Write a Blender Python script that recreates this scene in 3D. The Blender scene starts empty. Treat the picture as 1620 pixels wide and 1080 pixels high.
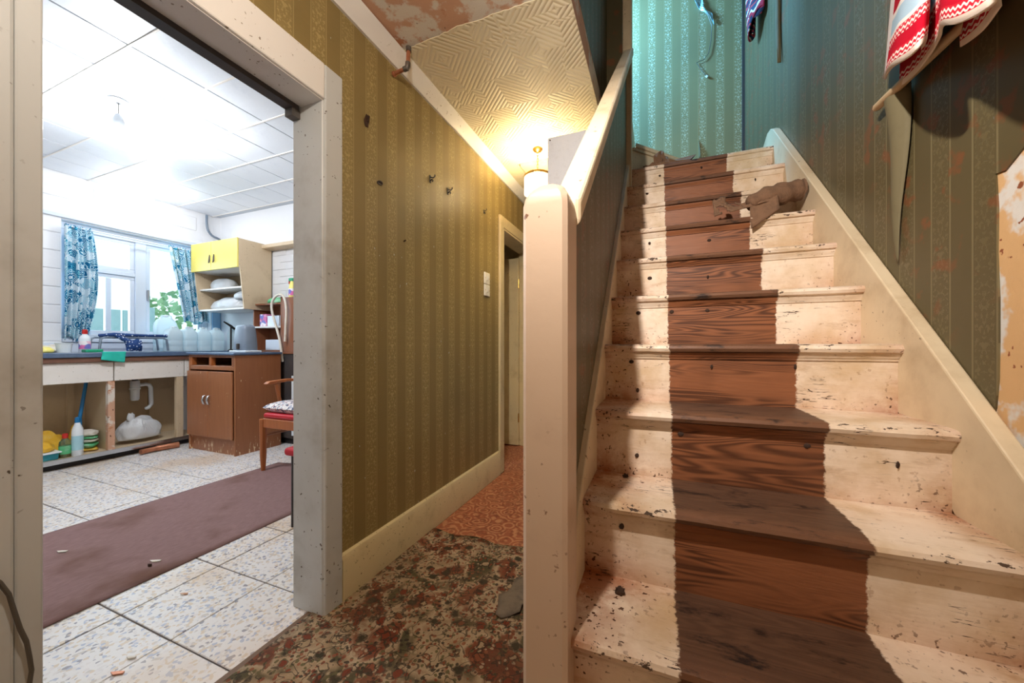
import bpy, bmesh, math, random
from mathutils import Vector, Matrix, noise as mnoise
C = bpy.context.scene.collection
SC = bpy.context.scene
random.seed(7)
PI = math.pi
# ------------------------------------------------------------------ camera, world, lights, exposure
F, TH, CY, EYE = 578.0, 0.380, 547.0, 1.03
cam = bpy.data.cameras.new('camera'); camo = bpy.data.objects.new('camera', cam); C.objects.link(camo)
cam.sensor_fit = 'HORIZONTAL'; cam.sensor_width = 36; cam.lens = 36*F/1620; cam.shift_y = (CY-540)/1620
cam.clip_start = 0.02
camo.location = (0, 0, EYE); camo.rotation_euler = (PI/2, 0, TH)
SC.camera = camo
SC.view_settings.view_transform = 'Standard'; SC.view_settings.look = 'None'
SC.view_settings.gamma = 1; SC.view_settings.use_curve_mapping = False
SC.view_settings.exposure = 0.0
w = bpy.data.worlds.new('sky'); SC.world = w; w.use_nodes = True
w.node_tree.nodes['Background'].inputs[0].default_value = (0.88, 0.96, 1.0, 1)
w.node_tree.nodes['Background'].inputs[1].default_value = 1.35

def light(name, kind, loc, energy, col, size=0.1, rot=(0, 0, 0), size_y=None):
    l = bpy.data.lights.new(name, kind); l.energy = energy; l.color = col
    if kind == 'POINT': l.shadow_soft_size = size
    if kind == 'AREA':
        l.size = size
        if size_y: l.shape = 'RECTANGLE'; l.size_y = size_y
    o = bpy.data.objects.new(name, l); C.objects.link(o); o.location = loc; o.rotation_euler = rot
    return o
WARM = (1.0, 0.74, 0.48)
light('hall_bulb_light', 'POINT', (-0.285, 0.20, 2.15), 34, (1.0, 0.90, 0.78), 0.02)
sp = light('stair_spot_light', 'SPOT', (-0.285, 0.20, 2.16), 138, (1.0, 0.93, 0.86))
sp.data.spot_size = math.radians(104); sp.data.spot_blend = 1.0; sp.data.shadow_soft_size = 0.02
sp.rotation_euler = Vector((0.42, 1.90, -0.85)).to_track_quat('-Z', 'Y').to_euler()
light('hall_fill_light', 'POINT', (-0.45, -1.30, 2.10), 18, (1.0, 0.80, 0.58), 0.30)  # added warm fill behind the camera, stands for no actual hall lamp
light('chandelier_light', 'POINT', (-0.81, 2.53, 2.235), 28, (1.0, 0.78, 0.44), 0.04)
light('kitchen_bulb_light', 'POINT', (-3.24, 1.25, 2.36), 92, (0.95, 0.97, 1.0), 0.05)
light('kitchen_rear_bulb_light', 'POINT', (-4.70, 2.06, 2.43), 11, (0.95, 0.97, 1.0), 0.05)
light('landing_window_light', 'AREA', (-1.0, 3.0, 4.1), 125, (0.20, 0.58, 1.0), 0.4, (0, -math.radians(55), math.radians(25)), 0.35)
light('kitchen_daylight', 'AREA', (-5.45, 2.1, 1.75), 30, (0.72, 0.87, 1.0), 1.1, (0, -PI/2, 0), 1.0)

# ------------------------------------------------------------------ helpers
def lin(c):
    r = []
    for v in c[:3]:
        v /= 255
        r.append(v/12.92 if v <= .04045 else ((v+.055)/1.055)**2.4)
    return (r[0], r[1], r[2], 1)

class NT:
    def __init__(s, name):
        s.m = bpy.data.materials.new(name); s.m.use_nodes = True
        s.t = s.m.node_tree; s.b = s.t.nodes['Principled BSDF']
        s._tc = None
    def n(s, typ, **k):
        x = s.t.nodes.new(typ)
        for a, v in k.items(): setattr(x, a, v)
        return x
    def put(s, sock, v):
        if hasattr(v, 'is_output'): s.t.links.new(v, sock)
        elif isinstance(v, tuple) and len(v) == 3 and sock.type == 'RGBA': sock.default_value = lin(v)
        else: sock.default_value = v
    def co(s, which='Object'):
        if not s._tc: s._tc = s.n('ShaderNodeTexCoord')
        return s._tc.outputs[which]
    def mapv(s, vec, scale=(1, 1, 1), loc=(0, 0, 0), rot=(0, 0, 0)):
        x = s.n('ShaderNodeMapping'); s.put(x.inputs[0], vec)
        x.inputs['Scale'].default_value = scale; x.inputs['Location'].default_value = loc; x.inputs['Rotation'].default_value = rot
        return x.outputs[0]
    def noise(s, vec, scale=5, detail=3, rough=.5, dist=0.0, color=False):
        x = s.n('ShaderNodeTexNoise'); s.put(x.inputs['Vector'], vec)
        x.inputs['Scale'].default_value = scale; x.inputs['Detail'].default_value = detail
        x.inputs['Roughness'].default_value = rough; x.inputs['Distortion'].default_value = dist
        return x.outputs['Color' if color else 'Fac']
    def vor(s, vec, scale=5, feature='F1', metric='EUCLIDEAN', out='Distance', rnd=1.0):
        x = s.n('ShaderNodeTexVoronoi', feature=feature, distance=metric); s.put(x.inputs['Vector'], vec)
        x.inputs['Scale'].default_value = scale; x.inputs['Randomness'].default_value = rnd
        return x.outputs[out]
    def ramp(s, fac, stops, const=False):
        x = s.n('ShaderNodeValToRGB'); s.put(x.inputs[0], fac)
        e = x.color_ramp.elements
        while len(e) < len(stops): e.new(.5)
        for i, (p, c) in enumerate(stops):
            e[i].position = p; e[i].color = lin(c) if isinstance(c, tuple) else (c, c, c, 1)
        if const: x.color_ramp.interpolation = 'CONSTANT'
        return x.outputs[0]
    def mix(s, fac, a, b, mode='MIX'):
        x = s.n('ShaderNodeMix', data_type='RGBA', blend_type=mode)
        s.put(x.inputs[0], fac); s.put(x.inputs[6], a); s.put(x.inputs[7], b)
        return x.outputs[2]
    def ma(s, op, a, b=0.0, c=None, clamp=False):
        x = s.n('ShaderNodeMath', operation=op, use_clamp=clamp)
        s.put(x.inputs[0], a); s.put(x.inputs[1], b)
        if c is not None: s.put(x.inputs[2], c)
        return x.outputs[0]
    def sep(s, vec):
        x = s.n('ShaderNodeSeparateXYZ'); s.put(x.inputs[0], vec); return x.outputs
    def comb(s, a, b, c):
        x = s.n('ShaderNodeCombineXYZ')
        for i, v in enumerate((a, b, c)): s.put(x.inputs[i], v)
        return x.outputs[0]
    def step(s, v, lo, hi):      # smooth 0..1 between lo and hi
        x = s.n('ShaderNodeMapRange'); x.interpolation_type = 'SMOOTHSTEP'
        s.put(x.inputs[0], v); x.inputs[1].default_value = lo; x.inputs[2].default_value = hi
        return x.outputs[0]
    def attr(s, name):
        x = s.n('ShaderNodeAttribute', attribute_name=name); return x.outputs['Color']
    def bump(s, h, strength=.3, dist=.01):
        x = s.n('ShaderNodeBump'); x.inputs['Strength'].default_value = strength; x.inputs['Distance'].default_value = dist
        s.put(x.inputs['Height'], h); s.t.links.new(x.outputs[0], s.b.inputs['Normal'])
    def out(s, col, rough=.6, spec=None, metal=0.0):
        s.put(s.b.inputs['Base Color'], col); s.put(s.b.inputs['Roughness'], rough)
        s.put(s.b.inputs['Metallic'], metal)
        if spec is not None: s.b.inputs['Specular IOR Level'].default_value = spec
        return s.m

M = {}
def paint(name, base, dirt=None, amt=.4, rough=.5, scale=6, speck=None, bump=.0, metal=0.0, spec=None):
    t = NT(name); v = t.co()
    col = base
    if dirt:
        f = t.step(t.noise(v, scale, 5, .62), .62-amt*.35, .62+.30)
        col = t.mix(f, base, dirt)
    if speck:
        g = t.step(t.noise(v, scale*14, 2, .5), .68, .72)
        g = t.ma('MULTIPLY', g, t.step(t.noise(v, scale*.8, 2), .42, .6))
        col = t.mix(g, col, speck)
    if bump: t.bump(t.noise(v, scale*6, 4, .6), bump, .01)
    M[name] = t.out(col, rough, spec, metal); return M[name]

def wallpaper(name, axis, phase, dim_stained=False, pale=False):
    t = NT(name); x, y, z = t.sep(t.co()); a = (x, y, z)[axis]
    P = .1375
    q = t.ma('ADD', t.ma('DIVIDE', t.ma('SUBTRACT', a, phase), P), 100.5)
    f = t.ma('FRACT', q); d = t.ma('ABSOLUTE', t.ma('SUBTRACT', f, .5))
    inf = t.ma('LESS_THAN', d, .20)
    line = t.ma('MULTIPLY', t.ma('GREATER_THAN', d, .225), t.ma('LESS_THAN', d, .262))
    zz = t.ma('MULTIPLY', t.ma('FRACT', t.ma('DIVIDE', z, .235)), .235)
    mv = t.comb(t.ma('MULTIPLY', d, P), zz, 0.0)
    n1 = t.noise(mv, 88, 2, .55, .7)
    mot = t.ma('MULTIPLY', t.step(n1, .53, .57), inf)
    v = t.co()
    big = t.noise(v, 2.2, 4, .6)
    weave = t.noise(t.mapv(v, (6, 6, 260)), 1.5, 2)
    base = t.mix(big, (134, 114, 68), (150, 130, 80))
    base = t.mix(t.ma('MULTIPLY', weave, .35), base, (112, 94, 54))
    base = t.mix(t.ma('MULTIPLY', inf, .45), base, (158, 138, 86))
    base = t.mix(t.ma('MULTIPLY', mot, .42), base, (204, 182, 126))
    base = t.mix(t.ma('MULTIPLY', line, .5), base, (182, 162, 110))
    fade = t.step(t.noise(v, 1.3, 3), .5, .75)
    base = t.mix(t.ma('MULTIPLY', fade, .35), base, (92, 80, 50))
    spl = t.step(t.noise(t.mapv(v, (26, 26, 15)), 2.6, 1), .785, .80)
    base = t.mix(spl, base, (190, 195, 190))
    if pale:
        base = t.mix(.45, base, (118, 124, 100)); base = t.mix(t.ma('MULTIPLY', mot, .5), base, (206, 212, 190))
    if dim_stained:
        base = t.mix(.80, base, (70, 64, 46))  # darker copy of the same paper: poor light put into its colour
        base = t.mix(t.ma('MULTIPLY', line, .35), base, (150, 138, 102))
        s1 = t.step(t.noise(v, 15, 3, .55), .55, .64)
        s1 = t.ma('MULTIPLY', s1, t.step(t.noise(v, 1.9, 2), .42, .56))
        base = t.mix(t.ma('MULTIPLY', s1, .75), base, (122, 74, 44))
    rough = t.ma('SUBTRACT', .46, t.ma('MULTIPLY', mot, .14))
    t.bump(t.ma('ADD', t.ma('MULTIPLY', mot, .6), t.ma('MULTIPLY', t.noise(v, 5, 3), 2.0)), .25, .004)
    M[name] = t.out(base, rough, .45); return M[name]

def stair_mat(name, tread):
    t = NT(name); v = t.co(); x, y, z = t.sep(v); wd = t.sep(t.attr('wd'))
    wear, dirt = wd[0], wd[1]
    # paint
    n = t.noise(v, 5, 5, .62)
    col = t.mix(t.step(n, .36, .72), (236, 218, 198), (206, 178, 142))
    col = t.mix(t.ma('MULTIPLY', t.step(t.noise(t.mapv(v, (3, 10, 10)), 2.2, 5, .7), .52, .72), .45), col, (164, 128, 88))
    fine = t.step(t.noise(v, 70, 2), .66, .72)
    col = t.mix(t.ma('MULTIPLY', fine, .4), col, (150, 110, 76))
    dn = t.ma('MULTIPLY', dirt, t.step(t.noise(v, 11, 5, .7), .26, .58))
    col = t.mix(t.ma('MULTIPLY', dn, .95), col, (156, 84, 40))
    sp = t.ma('MULTIPLY', t.step(t.noise(v, 95, 2), .63, .68), t.step(t.ma('ADD', dirt, t.noise(v, 7, 2)), .6, 1.0))
    col = t.mix(sp, col, (82, 48, 28))
    crk = t.noise(t.mapv(v, (1.6, 16, 16)), 2.0, 4, .6)
    cr = t.ma('MULTIPLY', t.ma('LESS_THAN', t.ma('ABSOLUTE', t.ma('SUBTRACT', crk, .5)), .0055), t.step(t.noise(v, 6, 2), .575, .64))
    col = t.mix(cr, col, (70, 48, 34))
    chip = t.step(t.ma('ADD', t.noise(t.mapv(v, (22, 40, 40)), 1.3, 4, .65), t.ma('MULTIPLY', wear, .17)), .765, .79)
    col = t.mix(chip, col, (78, 60, 48))
    # bare wood runner strip
    g0 = t.noise(t.mapv(v, (1.0, 10, 10)), 1.5, 2, .4, .3)
    g = t.ma('SINE', t.ma('MULTIPLY', g0, 120.0))
    g = t.ma('ADD', t.ma('MULTIPLY', g, .5), .5)
    if tread:
        wood = t.mix(t.noise(t.mapv(v, (2, 16, 16)), 3, 5, .65), (62, 46, 37), (112, 82, 62))
        wood = t.mix(t.ma('MULTIPLY', g, .45), wood, (58, 40, 30))
        wood = t.mix(t.ma('MULTIPLY', wear, .5), wood, (128, 84, 56))
        wood = t.mix(t.step(t.noise(t.mapv(v, (6, 14, 14)), 1.6, 6, .72), .52, .68), wood, (36, 28, 24)); wood = t.mix(t.ma('MULTIPLY', dirt, .5), wood, (120, 66, 34))
    else:
        gm = t.step(t.noise(t.mapv(v, (1.5, 5, 5)), 1.7, 2), .42, .55)
        wood = t.mix(t.ma('MULTIPLY', g, t.ma('ADD', .12, t.ma('MULTIPLY', gm, .78))), (144, 90, 58), (74, 42, 25))
        wood = t.mix(t.ma('MULTIPLY', dirt, t.ma('ADD', .35, t.ma('MULTIPLY', n, .5))), wood, (52, 33, 23))
        wood = t.mix(t.ma('MULTIPLY', t.step(t.noise(v, 3.5, 4), .5, .8), .6), wood, (92, 56, 36))
    jit = t.ma('MULTIPLY', t.ma('SUBTRACT', t.noise(v, 60, 3, .7), .5), .022)
    jx = t.ma('ADD', x, jit)
    msk = t.ma('MULTIPLY', t.step(jx, .034, .040), t.ma('SUBTRACT', 1.0, t.step(jx, .399, .405)))
    col = t.mix(msk, col, wood)
    rough = t.ma('ADD', t.ma('MULTIPLY', n, .25), .38)
    t.bump(t.ma('ADD', t.ma('MULTIPLY', t.noise(t.mapv(v, (4, 22, 22)), 3, 4), .8), t.ma('MULTIPLY', t.ma('ADD', cr, chip), -.5)), .35, .004)
    M[name] = t.out(col, rough, .35); return M[name]

def build_materials():
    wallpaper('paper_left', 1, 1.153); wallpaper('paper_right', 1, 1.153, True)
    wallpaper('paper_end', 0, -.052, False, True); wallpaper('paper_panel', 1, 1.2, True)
    stair_mat('tread', True); stair_mat('riser', False)
    paint('cream', (216, 196, 164), (166, 136, 100), .55, .45, 5, (96, 66, 44), .1)
    paint('cream_newel', (208, 182, 158), (164, 132, 108), .3, .38, 4, (120, 82, 58), .06)
    paint('cream_skirt', (214, 196, 152), (168, 146, 104), .4, .45, 6, (96, 74, 48), .05)
    paint('jamb', (200, 202, 200), (150, 144, 132), .5, .4, 4, (84, 74, 62), .06)
    paint('white_gloss', (232, 228, 222), (196, 188, 178), .3, .35, 5, (140, 124, 104))
    paint('white_wall', (236, 238, 242), (214, 216, 222), .3, .5, 3, None, .12)
    paint('white_frame', (216, 226, 240), (196, 208, 226), .2, .3, 4)
    paint('ceil_tile', (226, 232, 240), (206, 214, 226), .3, .38, 4, None, .10)
    paint('ceil_bar', (196, 204, 214), None, 0, .4)
    paint('grout', (84, 74, 66), (64, 56, 50), .4, .8)
    paint('beige', (214, 192, 160), (180, 156, 124), .4, .5, 5, (120, 90, 62))
    paint('beige_in', (204, 182, 148), (176, 152, 120), .4, .6, 4)
    
    t = NT('plaster'); v = t.co()
    c = t.mix(t.step(t.noise(v, 4.5, 5, .6), .47, .52), (218, 214, 208), (214, 172, 122))
    c = t.mix(t.step(t.noise(v, 38, 3), .66, .70), c, (140, 78, 46))
    t.bump(t.noise(v, 16, 5, .7), .4, .01); M['plaster'] = t.out(c, .8)
    
    t = NT('plaster_pink'); v = t.co()
    c = t.mix(t.step(t.noise(v, 5, 6, .65), .46, .53), (204, 160, 132), (220, 212, 200))
    c = t.mix(t.step(t.noise(v, 9, 4, .6), .60, .66), c, (190, 132, 98)); c = t.mix(t.step(t.noise(v, 30, 3), .70, .74), c, (120, 84, 62))
    t.bump(t.noise(v, 12, 6, .7), .5, .01); M['plaster_pink'] = t.out(c, .85)
    paint('dark_steel', (58, 54, 54), (84, 66, 54), .5, .55, 9)
    paint('black', (26, 26, 30), (44, 40, 40), .3, .5)
    paint('copper', (186, 122, 90), (140, 88, 62), .5, .4, 30, None, 0, .5)
    paint('lead', (110, 104, 98), (80, 70, 62), .5, .5, 30, None, 0, .6)
    paint('brass', (190, 150, 80), None, 0, .3, metal=.9)
    paint('chrome', (200, 205, 212), None, 0, .22, metal=.95)
    paint('worktop', (78, 98, 128), (110, 128, 150), .4, .25, 5)
    paint('edge_wood', (116, 80, 64), (84, 60, 52), .5, .5, 8)
    paint('yellow', (238, 222, 110), (232, 206, 104), .4, .4, 6, (200, 140, 70))
    paint('plastic_white', (232, 240, 246), (214, 226, 236), .3, .35, 8)
    paint('plastic_blue', (22, 112, 168), None, 0, .35)
    paint('pale_blue', (140, 186, 226), None, 0, .4)
    paint('plastic_teal', (24, 132, 150), (90, 170, 180), .3, .4, 20)
    paint('plastic_red', (196, 40, 36), None, 0, .35)
    paint('red_vinyl', (190, 22, 40), (150, 16, 30), .3, .3)
    paint('grey_plastic', (120, 134, 150), (98, 112, 130), .4, .35, 9)
    paint('green_plastic', (30, 150, 110), None, 0, .4)
    paint('teal_cloth', (40, 190, 172), (28, 150, 140), .4, .8, 20)
    paint('yellow_cloth', (228, 178, 48), (240, 214, 130), .5, .85, 16)
    paint('white_cloth', (226, 220, 208), (190, 176, 160), .5, .9, 14)
    paint('green_cloth', (90, 190, 130), (240, 240, 236), .5, .9, 10)
    paint('brown_rag', (126, 94, 70), (84, 62, 48), .6, .95, 22, None, .6)
    paint('dirt', (58, 40, 30), (96, 60, 36), .5, .95, 40)
    paint('underlay', (122, 108, 92), (84, 74, 62), .6, .95, 20, None, .5)
    paint('cable_grey', (92, 86, 78), None, 0, .5)
    paint('tap_black', (52, 50, 48), None, 0, .3, metal=.5)
    paint('lino_edge', (110, 80, 52), None, 0, .6)
    paint('fence_blue', (170, 205, 212), (140, 185, 196), .5, .8, 6)
    paint('leaf', (150, 196, 150), (190, 220, 180), .5, .8, 12)
    paint('ground', (150, 160, 140), None, 0, .9)
    paint('socket', (240, 236, 224), None, 0, .3)
    paint('paper_back', (112, 102, 74), (94, 84, 58), .5, .8, 12)
    paint('white_box', (206, 206, 210), (186, 184, 186), .4, .8, 30, (110, 96, 84), .3)
    paint('pole_wood', (208, 180, 140), (180, 140, 100), .5, .5, 18)
    paint('bottle_yellow', (238, 226, 120), (246, 240, 190), .4, .35, 12)
    paint('film', (170, 216, 230), None, 0, .2)
    # wood furniture
    for nm, a, b in (('cab_wood', (168, 110, 72), (140, 88, 56)), ('chair_wood', (186, 110, 56), (150, 82, 40)), ('shelf_wood', (150, 96, 66), (124, 76, 50))):
        t = NT(nm); v = t.co()
        g = t.noise(t.mapv(v, (20, 20, 1.6)), 2.2, 4, .6, .3)
        col = t.mix(g, a, b)
        if nm == 'cab_wood':
            sp = t.step(t.noise(t.mapv(v, (16, 16, 9)), 2.4, 3, .6), .72, .74)
            low = t.ma('MULTIPLY', t.step(t.noise(t.mapv(v, (24, 24, 8)), 2, 3), .58, .64), t.ma('SUBTRACT', 1.0, t.step(t.sep(v)[2], .04, .13)))
            col = t.mix(t.ma('MAXIMUM', sp, low), col, (226, 206, 170))
        M[nm] = t.out(col, .38)
    # terrazzo tiles
    t = NT('terrazzo'); v = t.co('Generated'); v = t.n('ShaderNodeNewGeometry').outputs['Position']
    rv = t.vor(v, 95, out='Color'); rs = t.sep(rv)
    c = t.ramp(rs[0], [(0, (234, 232, 230)), (.60, (226, 222, 220)), (.68, (218, 204, 184)), (.80, (180, 188, 206)), (.89, (206, 200, 194)), (.95, (150, 148, 156))], True)
    c = t.mix(t.ma('MULTIPLY', t.step(t.noise(v, 2.2, 4), .45, .7), .45), c, (206, 170, 120))
    M['terrazzo'] = t.out(c, .4)
    # persian carpet
    t = NT('persian'); v = t.co(); dv = t.mix(.02, v, t.noise(v, 26, 2, color=True)); dw = t.mix(.10, v, t.noise(v, 7, 2, color=True))
    cell = t.vor(dv, 66, out='Color'); ds = t.vor(dv, 66); ds2 = t.vor(dv, 19); cell2 = t.vor(dv, 19, out='Color')
    med = t.vor(dw, 3.6); mr = t.sep(t.vor(dw, 3.6, out='Color'))[0]
    zn = t.noise(v, 5.5, 2, .5, .8)
    zone = t.ramp(zn, [(0, (70, 60, 48)), (.38, (88, 82, 58)), (.45, (170, 144, 114)), (.54, (190, 168, 138)), (.60, (136, 86, 62)), (.68, (112, 62, 46))])
    pal = t.ramp(t.sep(cell)[0], [(0, (136, 70, 50)), (.22, (180, 158, 128)), (.45, (60, 54, 46)), (.60, (104, 98, 66)), (.78, (150, 92, 66))], True)
    pal2 = t.ramp(t.sep(cell2)[1], [(0, (128, 62, 44)), (.35, (66, 62, 48)), (.6, (176, 152, 120)), (.8, (140, 80, 56))], True)
    c = t.mix(t.ma('MULTIPLY', t.ma('LESS_THAN', ds, .42), .9), zone, pal)
    petal = t.ma('ADD', ds2, t.ma('MULTIPLY', t.ma('SUBTRACT', t.noise(v, 60, 2), .5), .5))
    c = t.mix(t.ma('LESS_THAN', petal, .27), c, pal2)
    c = t.mix(t.ma('MULTIPLY', t.ma('LESS_THAN', t.ma('ABSOLUTE', t.ma('SUBTRACT', petal, .32)), .05), .7), c, (56, 50, 42))
    vine = t.ma('LESS_THAN', t.ma('ABSOLUTE', t.ma('SUBTRACT', t.noise(v, 24, 1, .5, .6), .5)), .022)
    c = t.mix(t.ma('MULTIPLY', vine, .75), c, (54, 50, 42))
    c = t.mix(t.ma('MULTIPLY', t.step(t.noise(v, 4, 5, .65), .40, .75), .6), c, (104, 86, 68))
    c = t.mix(t.ma('MULTIPLY', t.noise(v, 240, 2), .4), c, (44, 36, 30))
    t.bump(t.noise(v, 160, 3), .5, .004)
    M['persian'] = t.out(c, .95, .1)
    t = NT('lino'); v = t.co(); dv = t.mix(.03, v, t.noise(v, 10, 2, color=True))
    r1 = t.vor(dv, 12); ring = t.ma('SINE', t.ma('MULTIPLY', r1, 26.0))
    c = t.mix(t.step(ring, -.2, .7), (156, 88, 60), (182, 128, 92))
    c = t.mix(t.ma('MULTIPLY', t.step(t.noise(v, 34, 3), .5, .6), .5), c, (120, 62, 42))
    M['lino'] = t.out(c, .55)
    t = NT('rug_weave'); v = t.co()
    c = t.mix(t.noise(t.mapv(v, (90, 25, 1)), 1, 3, .6), (118, 92, 88), (152, 124, 122))
    c = t.mix(t.step(t.noise(v, 3, 4), .5, .75), c, (112, 84, 74))
    M['rug_weave'] = t.out(c, .95, .1)
    # embossed ceiling paper
    t = NT('embossed'); v = t.mapv(t.co(), (1, 1, 0), (0, 0, .5))
    dm = t.vor(v, 4.0, 'F1', 'MANHATTAN'); cc = t.sep(t.vor(v, 4.0, 'F1', 'MANHATTAN', 'Color'))
    rings = t.ma('ABSOLUTE', t.ma('SINE', t.ma('MULTIPLY', dm, 26.0)))
    px, py, pz = t.sep(v)
    lat = t.ma('MULTIPLY', t.ma('SINE', t.ma('MULTIPLY', t.ma('ADD', px, py), 210.0)), t.ma('SINE', t.ma('MULTIPLY', t.ma('SUBTRACT', px, py), 210.0)))
    lat = t.ma('MULTIPLY', t.ma('LESS_THAN', dm, .20), lat)
    inner = t.ma('LESS_THAN', dm, .20)
    h = t.ma('ADD', t.ma('MULTIPLY', rings, t.ma('SUBTRACT', 1.0, inner)), t.ma('MULTIPLY', lat, .6))
    h = t.ma('ADD', h, t.ma('MULTIPLY', t.noise(v, 40, 3), .5))
    t.bump(h, .42, .008)
    M['embossed'] = t.out(t.mix(t.noise(v, 2, 3), (238, 228, 200), (228, 214, 182)), .55)
    # curtain
    t = NT('paisley'); v = t.co(); dv = t.mix(.06, v, t.noise(v, 8, 2, color=True))
    k = t.vor(dv, 17, out='Color'); dd = t.vor(dv, 17)
    rg = t.ma('SINE', t.ma('MULTIPLY', dd, 30.0))
    c = t.ramp(t.ma('ADD', t.ma('MULTIPLY', rg, .28), t.ma('MULTIPLY', t.sep(k)[0], .72)), [(0, (30, 110, 156)), (.18, (90, 190, 210)), (.32, (222, 236, 244)), (.55, (150, 200, 222)), (.68, (40, 136, 176)), (.76, (230, 240, 246))], True)
    m = t.out(c, .9, .1); M['paisley'] = m
    # polka, floral cushion, towel
    t = NT('polka'); v = t.co(); c = t.mix(t.ma('LESS_THAN', t.vor(v, 48), .26), (24, 62, 120), (220, 228, 240)); M['polka'] = t.out(c, .8)
    t = NT('cushion_print'); v = t.co(); c = t.ramp(t.sep(t.vor(v, 60, out='Color'))[0], [(0, (226, 222, 220)), (.4, (170, 176, 190)), (.58, (90, 96, 120)), (.74, (190, 150, 150)), (.86, (236, 232, 230))], True); M['cushion_print'] = t.out(c, .9)
    t = NT('towel_print'); uv = t.sep(t.co('UV')); u_, v_ = uv[0], uv[1]
    wob = t.ma('MULTIPLY', t.ma('SINE', t.ma('MULTIPLY', u_, 420.0)), .006)
    vv = t.ma('ADD', v_, wob)
    c = t.ramp(v_, [(0, (232, 214, 200)), (.03, (196, 34, 52)), (.09, (180, 14, 40)), (.17, (206, 60, 72)), (.215, (232, 224, 220)), (.24, (170, 196, 214)), (.33, (232, 224, 220)), (.36, (178, 12, 38)), (.52, (226, 190, 186)), (.58, (178, 12, 38))], True)
    band = t.ma('LESS_THAN', t.ma('ABSOLUTE', t.ma('SUBTRACT', t.ma('FRACT', t.ma('MULTIPLY', vv, 34.0)), .5)), .22)
    inb = t.ma('ADD', t.ma('MULTIPLY', t.ma('GREATER_THAN', v_, .035), t.ma('LESS_THAN', v_, .09)), t.ma('MULTIPLY', t.ma('GREATER_THAN', v_, .165), t.ma('LESS_THAN', v_, .215)))
    c = t.mix(t.ma('MULTIPLY', band, inb), c, (236, 216, 208))
    c = t.mix(t.ma('LESS_THAN', u_, .035), c, (234, 224, 222))
    t.bump(t.noise(t.co(), 300, 2), .4, .002)
    M['towel_print'] = t.out(c, .9, .1)
    t = NT('scarf_print'); z = t.sep(t.co())[2]
    c = t.ramp(t.ma('FRACT', t.ma('MULTIPLY', t.ma('ADD', z, t.ma('MULTIPLY', t.noise(t.co(), 9, 2), .12)), 11.0)), [(0, (34, 38, 70)), (.3, (170, 30, 60)), (.5, (224, 206, 190)), (.62, (40, 60, 90)), (.85, (190, 60, 70))], True)
    M['scarf_print'] = t.out(c, .9)
    t = NT('carton_print'); v = t.co(); c = t.ramp(t.sep(t.vor(v, 26, out='Color'))[0], [(0, (220, 110, 170)), (.3, (246, 240, 244)), (.55, (120, 120, 200)), (.75, (240, 190, 210))], True); M['carton_print'] = t.out(c, .5)
    # transparent things
    t = NT('pane_glass'); t.t.nodes.remove(t.b)
    tr = t.n('ShaderNodeBsdfTransparent'); tr.inputs[0].default_value = (.93, .98, .98, 1)
    gl = t.n('ShaderNodeBsdfGlossy'); gl.inputs['Roughness'].default_value = .02
    fr = t.n('ShaderNodeFresnel'); fr.inputs[0].default_value = 1.3
    mx = t.n('ShaderNodeMixShader'); t.put(mx.inputs[0], fr.outputs[0]); t.put(mx.inputs[1], tr.outputs[0]); t.put(mx.inputs[2], gl.outputs[0])
    t.put(t.t.nodes['Material Output'].inputs[0], mx.outputs[0]); M['pane_glass'] = t.m
    t = NT('can_plastic'); M['can_plastic'] = t.out((236, 246, 250), .35)
    tl = t.n('ShaderNodeBsdfTranslucent'); tl.inputs[0].default_value = lin((236, 248, 252)); mx = t.n('ShaderNodeMixShader'); mx.inputs[0].default_value = .55
    t.put(mx.inputs[1], t.b.outputs[0]); t.put(mx.inputs[2], tl.outputs[0]); t.put(t.t.nodes['Material Output'].inputs[0], mx.outputs[0])
    t = NT('bag_plastic'); t.b.inputs['Transmission Weight'].default_value = .2
    t.bump(t.noise(t.mapv(t.co(), (1, 1, .5)), 14, 4, .6, 1.0), .6, .02)
    M['bag_plastic'] = t.out((232, 236, 240), .3)
    t = NT('clear_bottle'); t.b.inputs['Transmission Weight'].default_value = .8; t.b.inputs['IOR'].default_value = 1.3
    M['clear_bottle'] = t.out((170, 190, 160), .1)
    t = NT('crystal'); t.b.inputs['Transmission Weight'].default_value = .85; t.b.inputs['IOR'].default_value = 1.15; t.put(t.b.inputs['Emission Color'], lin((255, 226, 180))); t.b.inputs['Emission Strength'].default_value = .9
    M['crystal'] = t.out((250, 246, 236), .2)
    t = NT('bulb_glow'); t.put(t.b.inputs['Emission Color'], (1, .98, .95, 1)); t.b.inputs['Emission Strength'].default_value = 12
    M['bulb_glow'] = t.out((255, 255, 255), .3)
build_materials()

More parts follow.
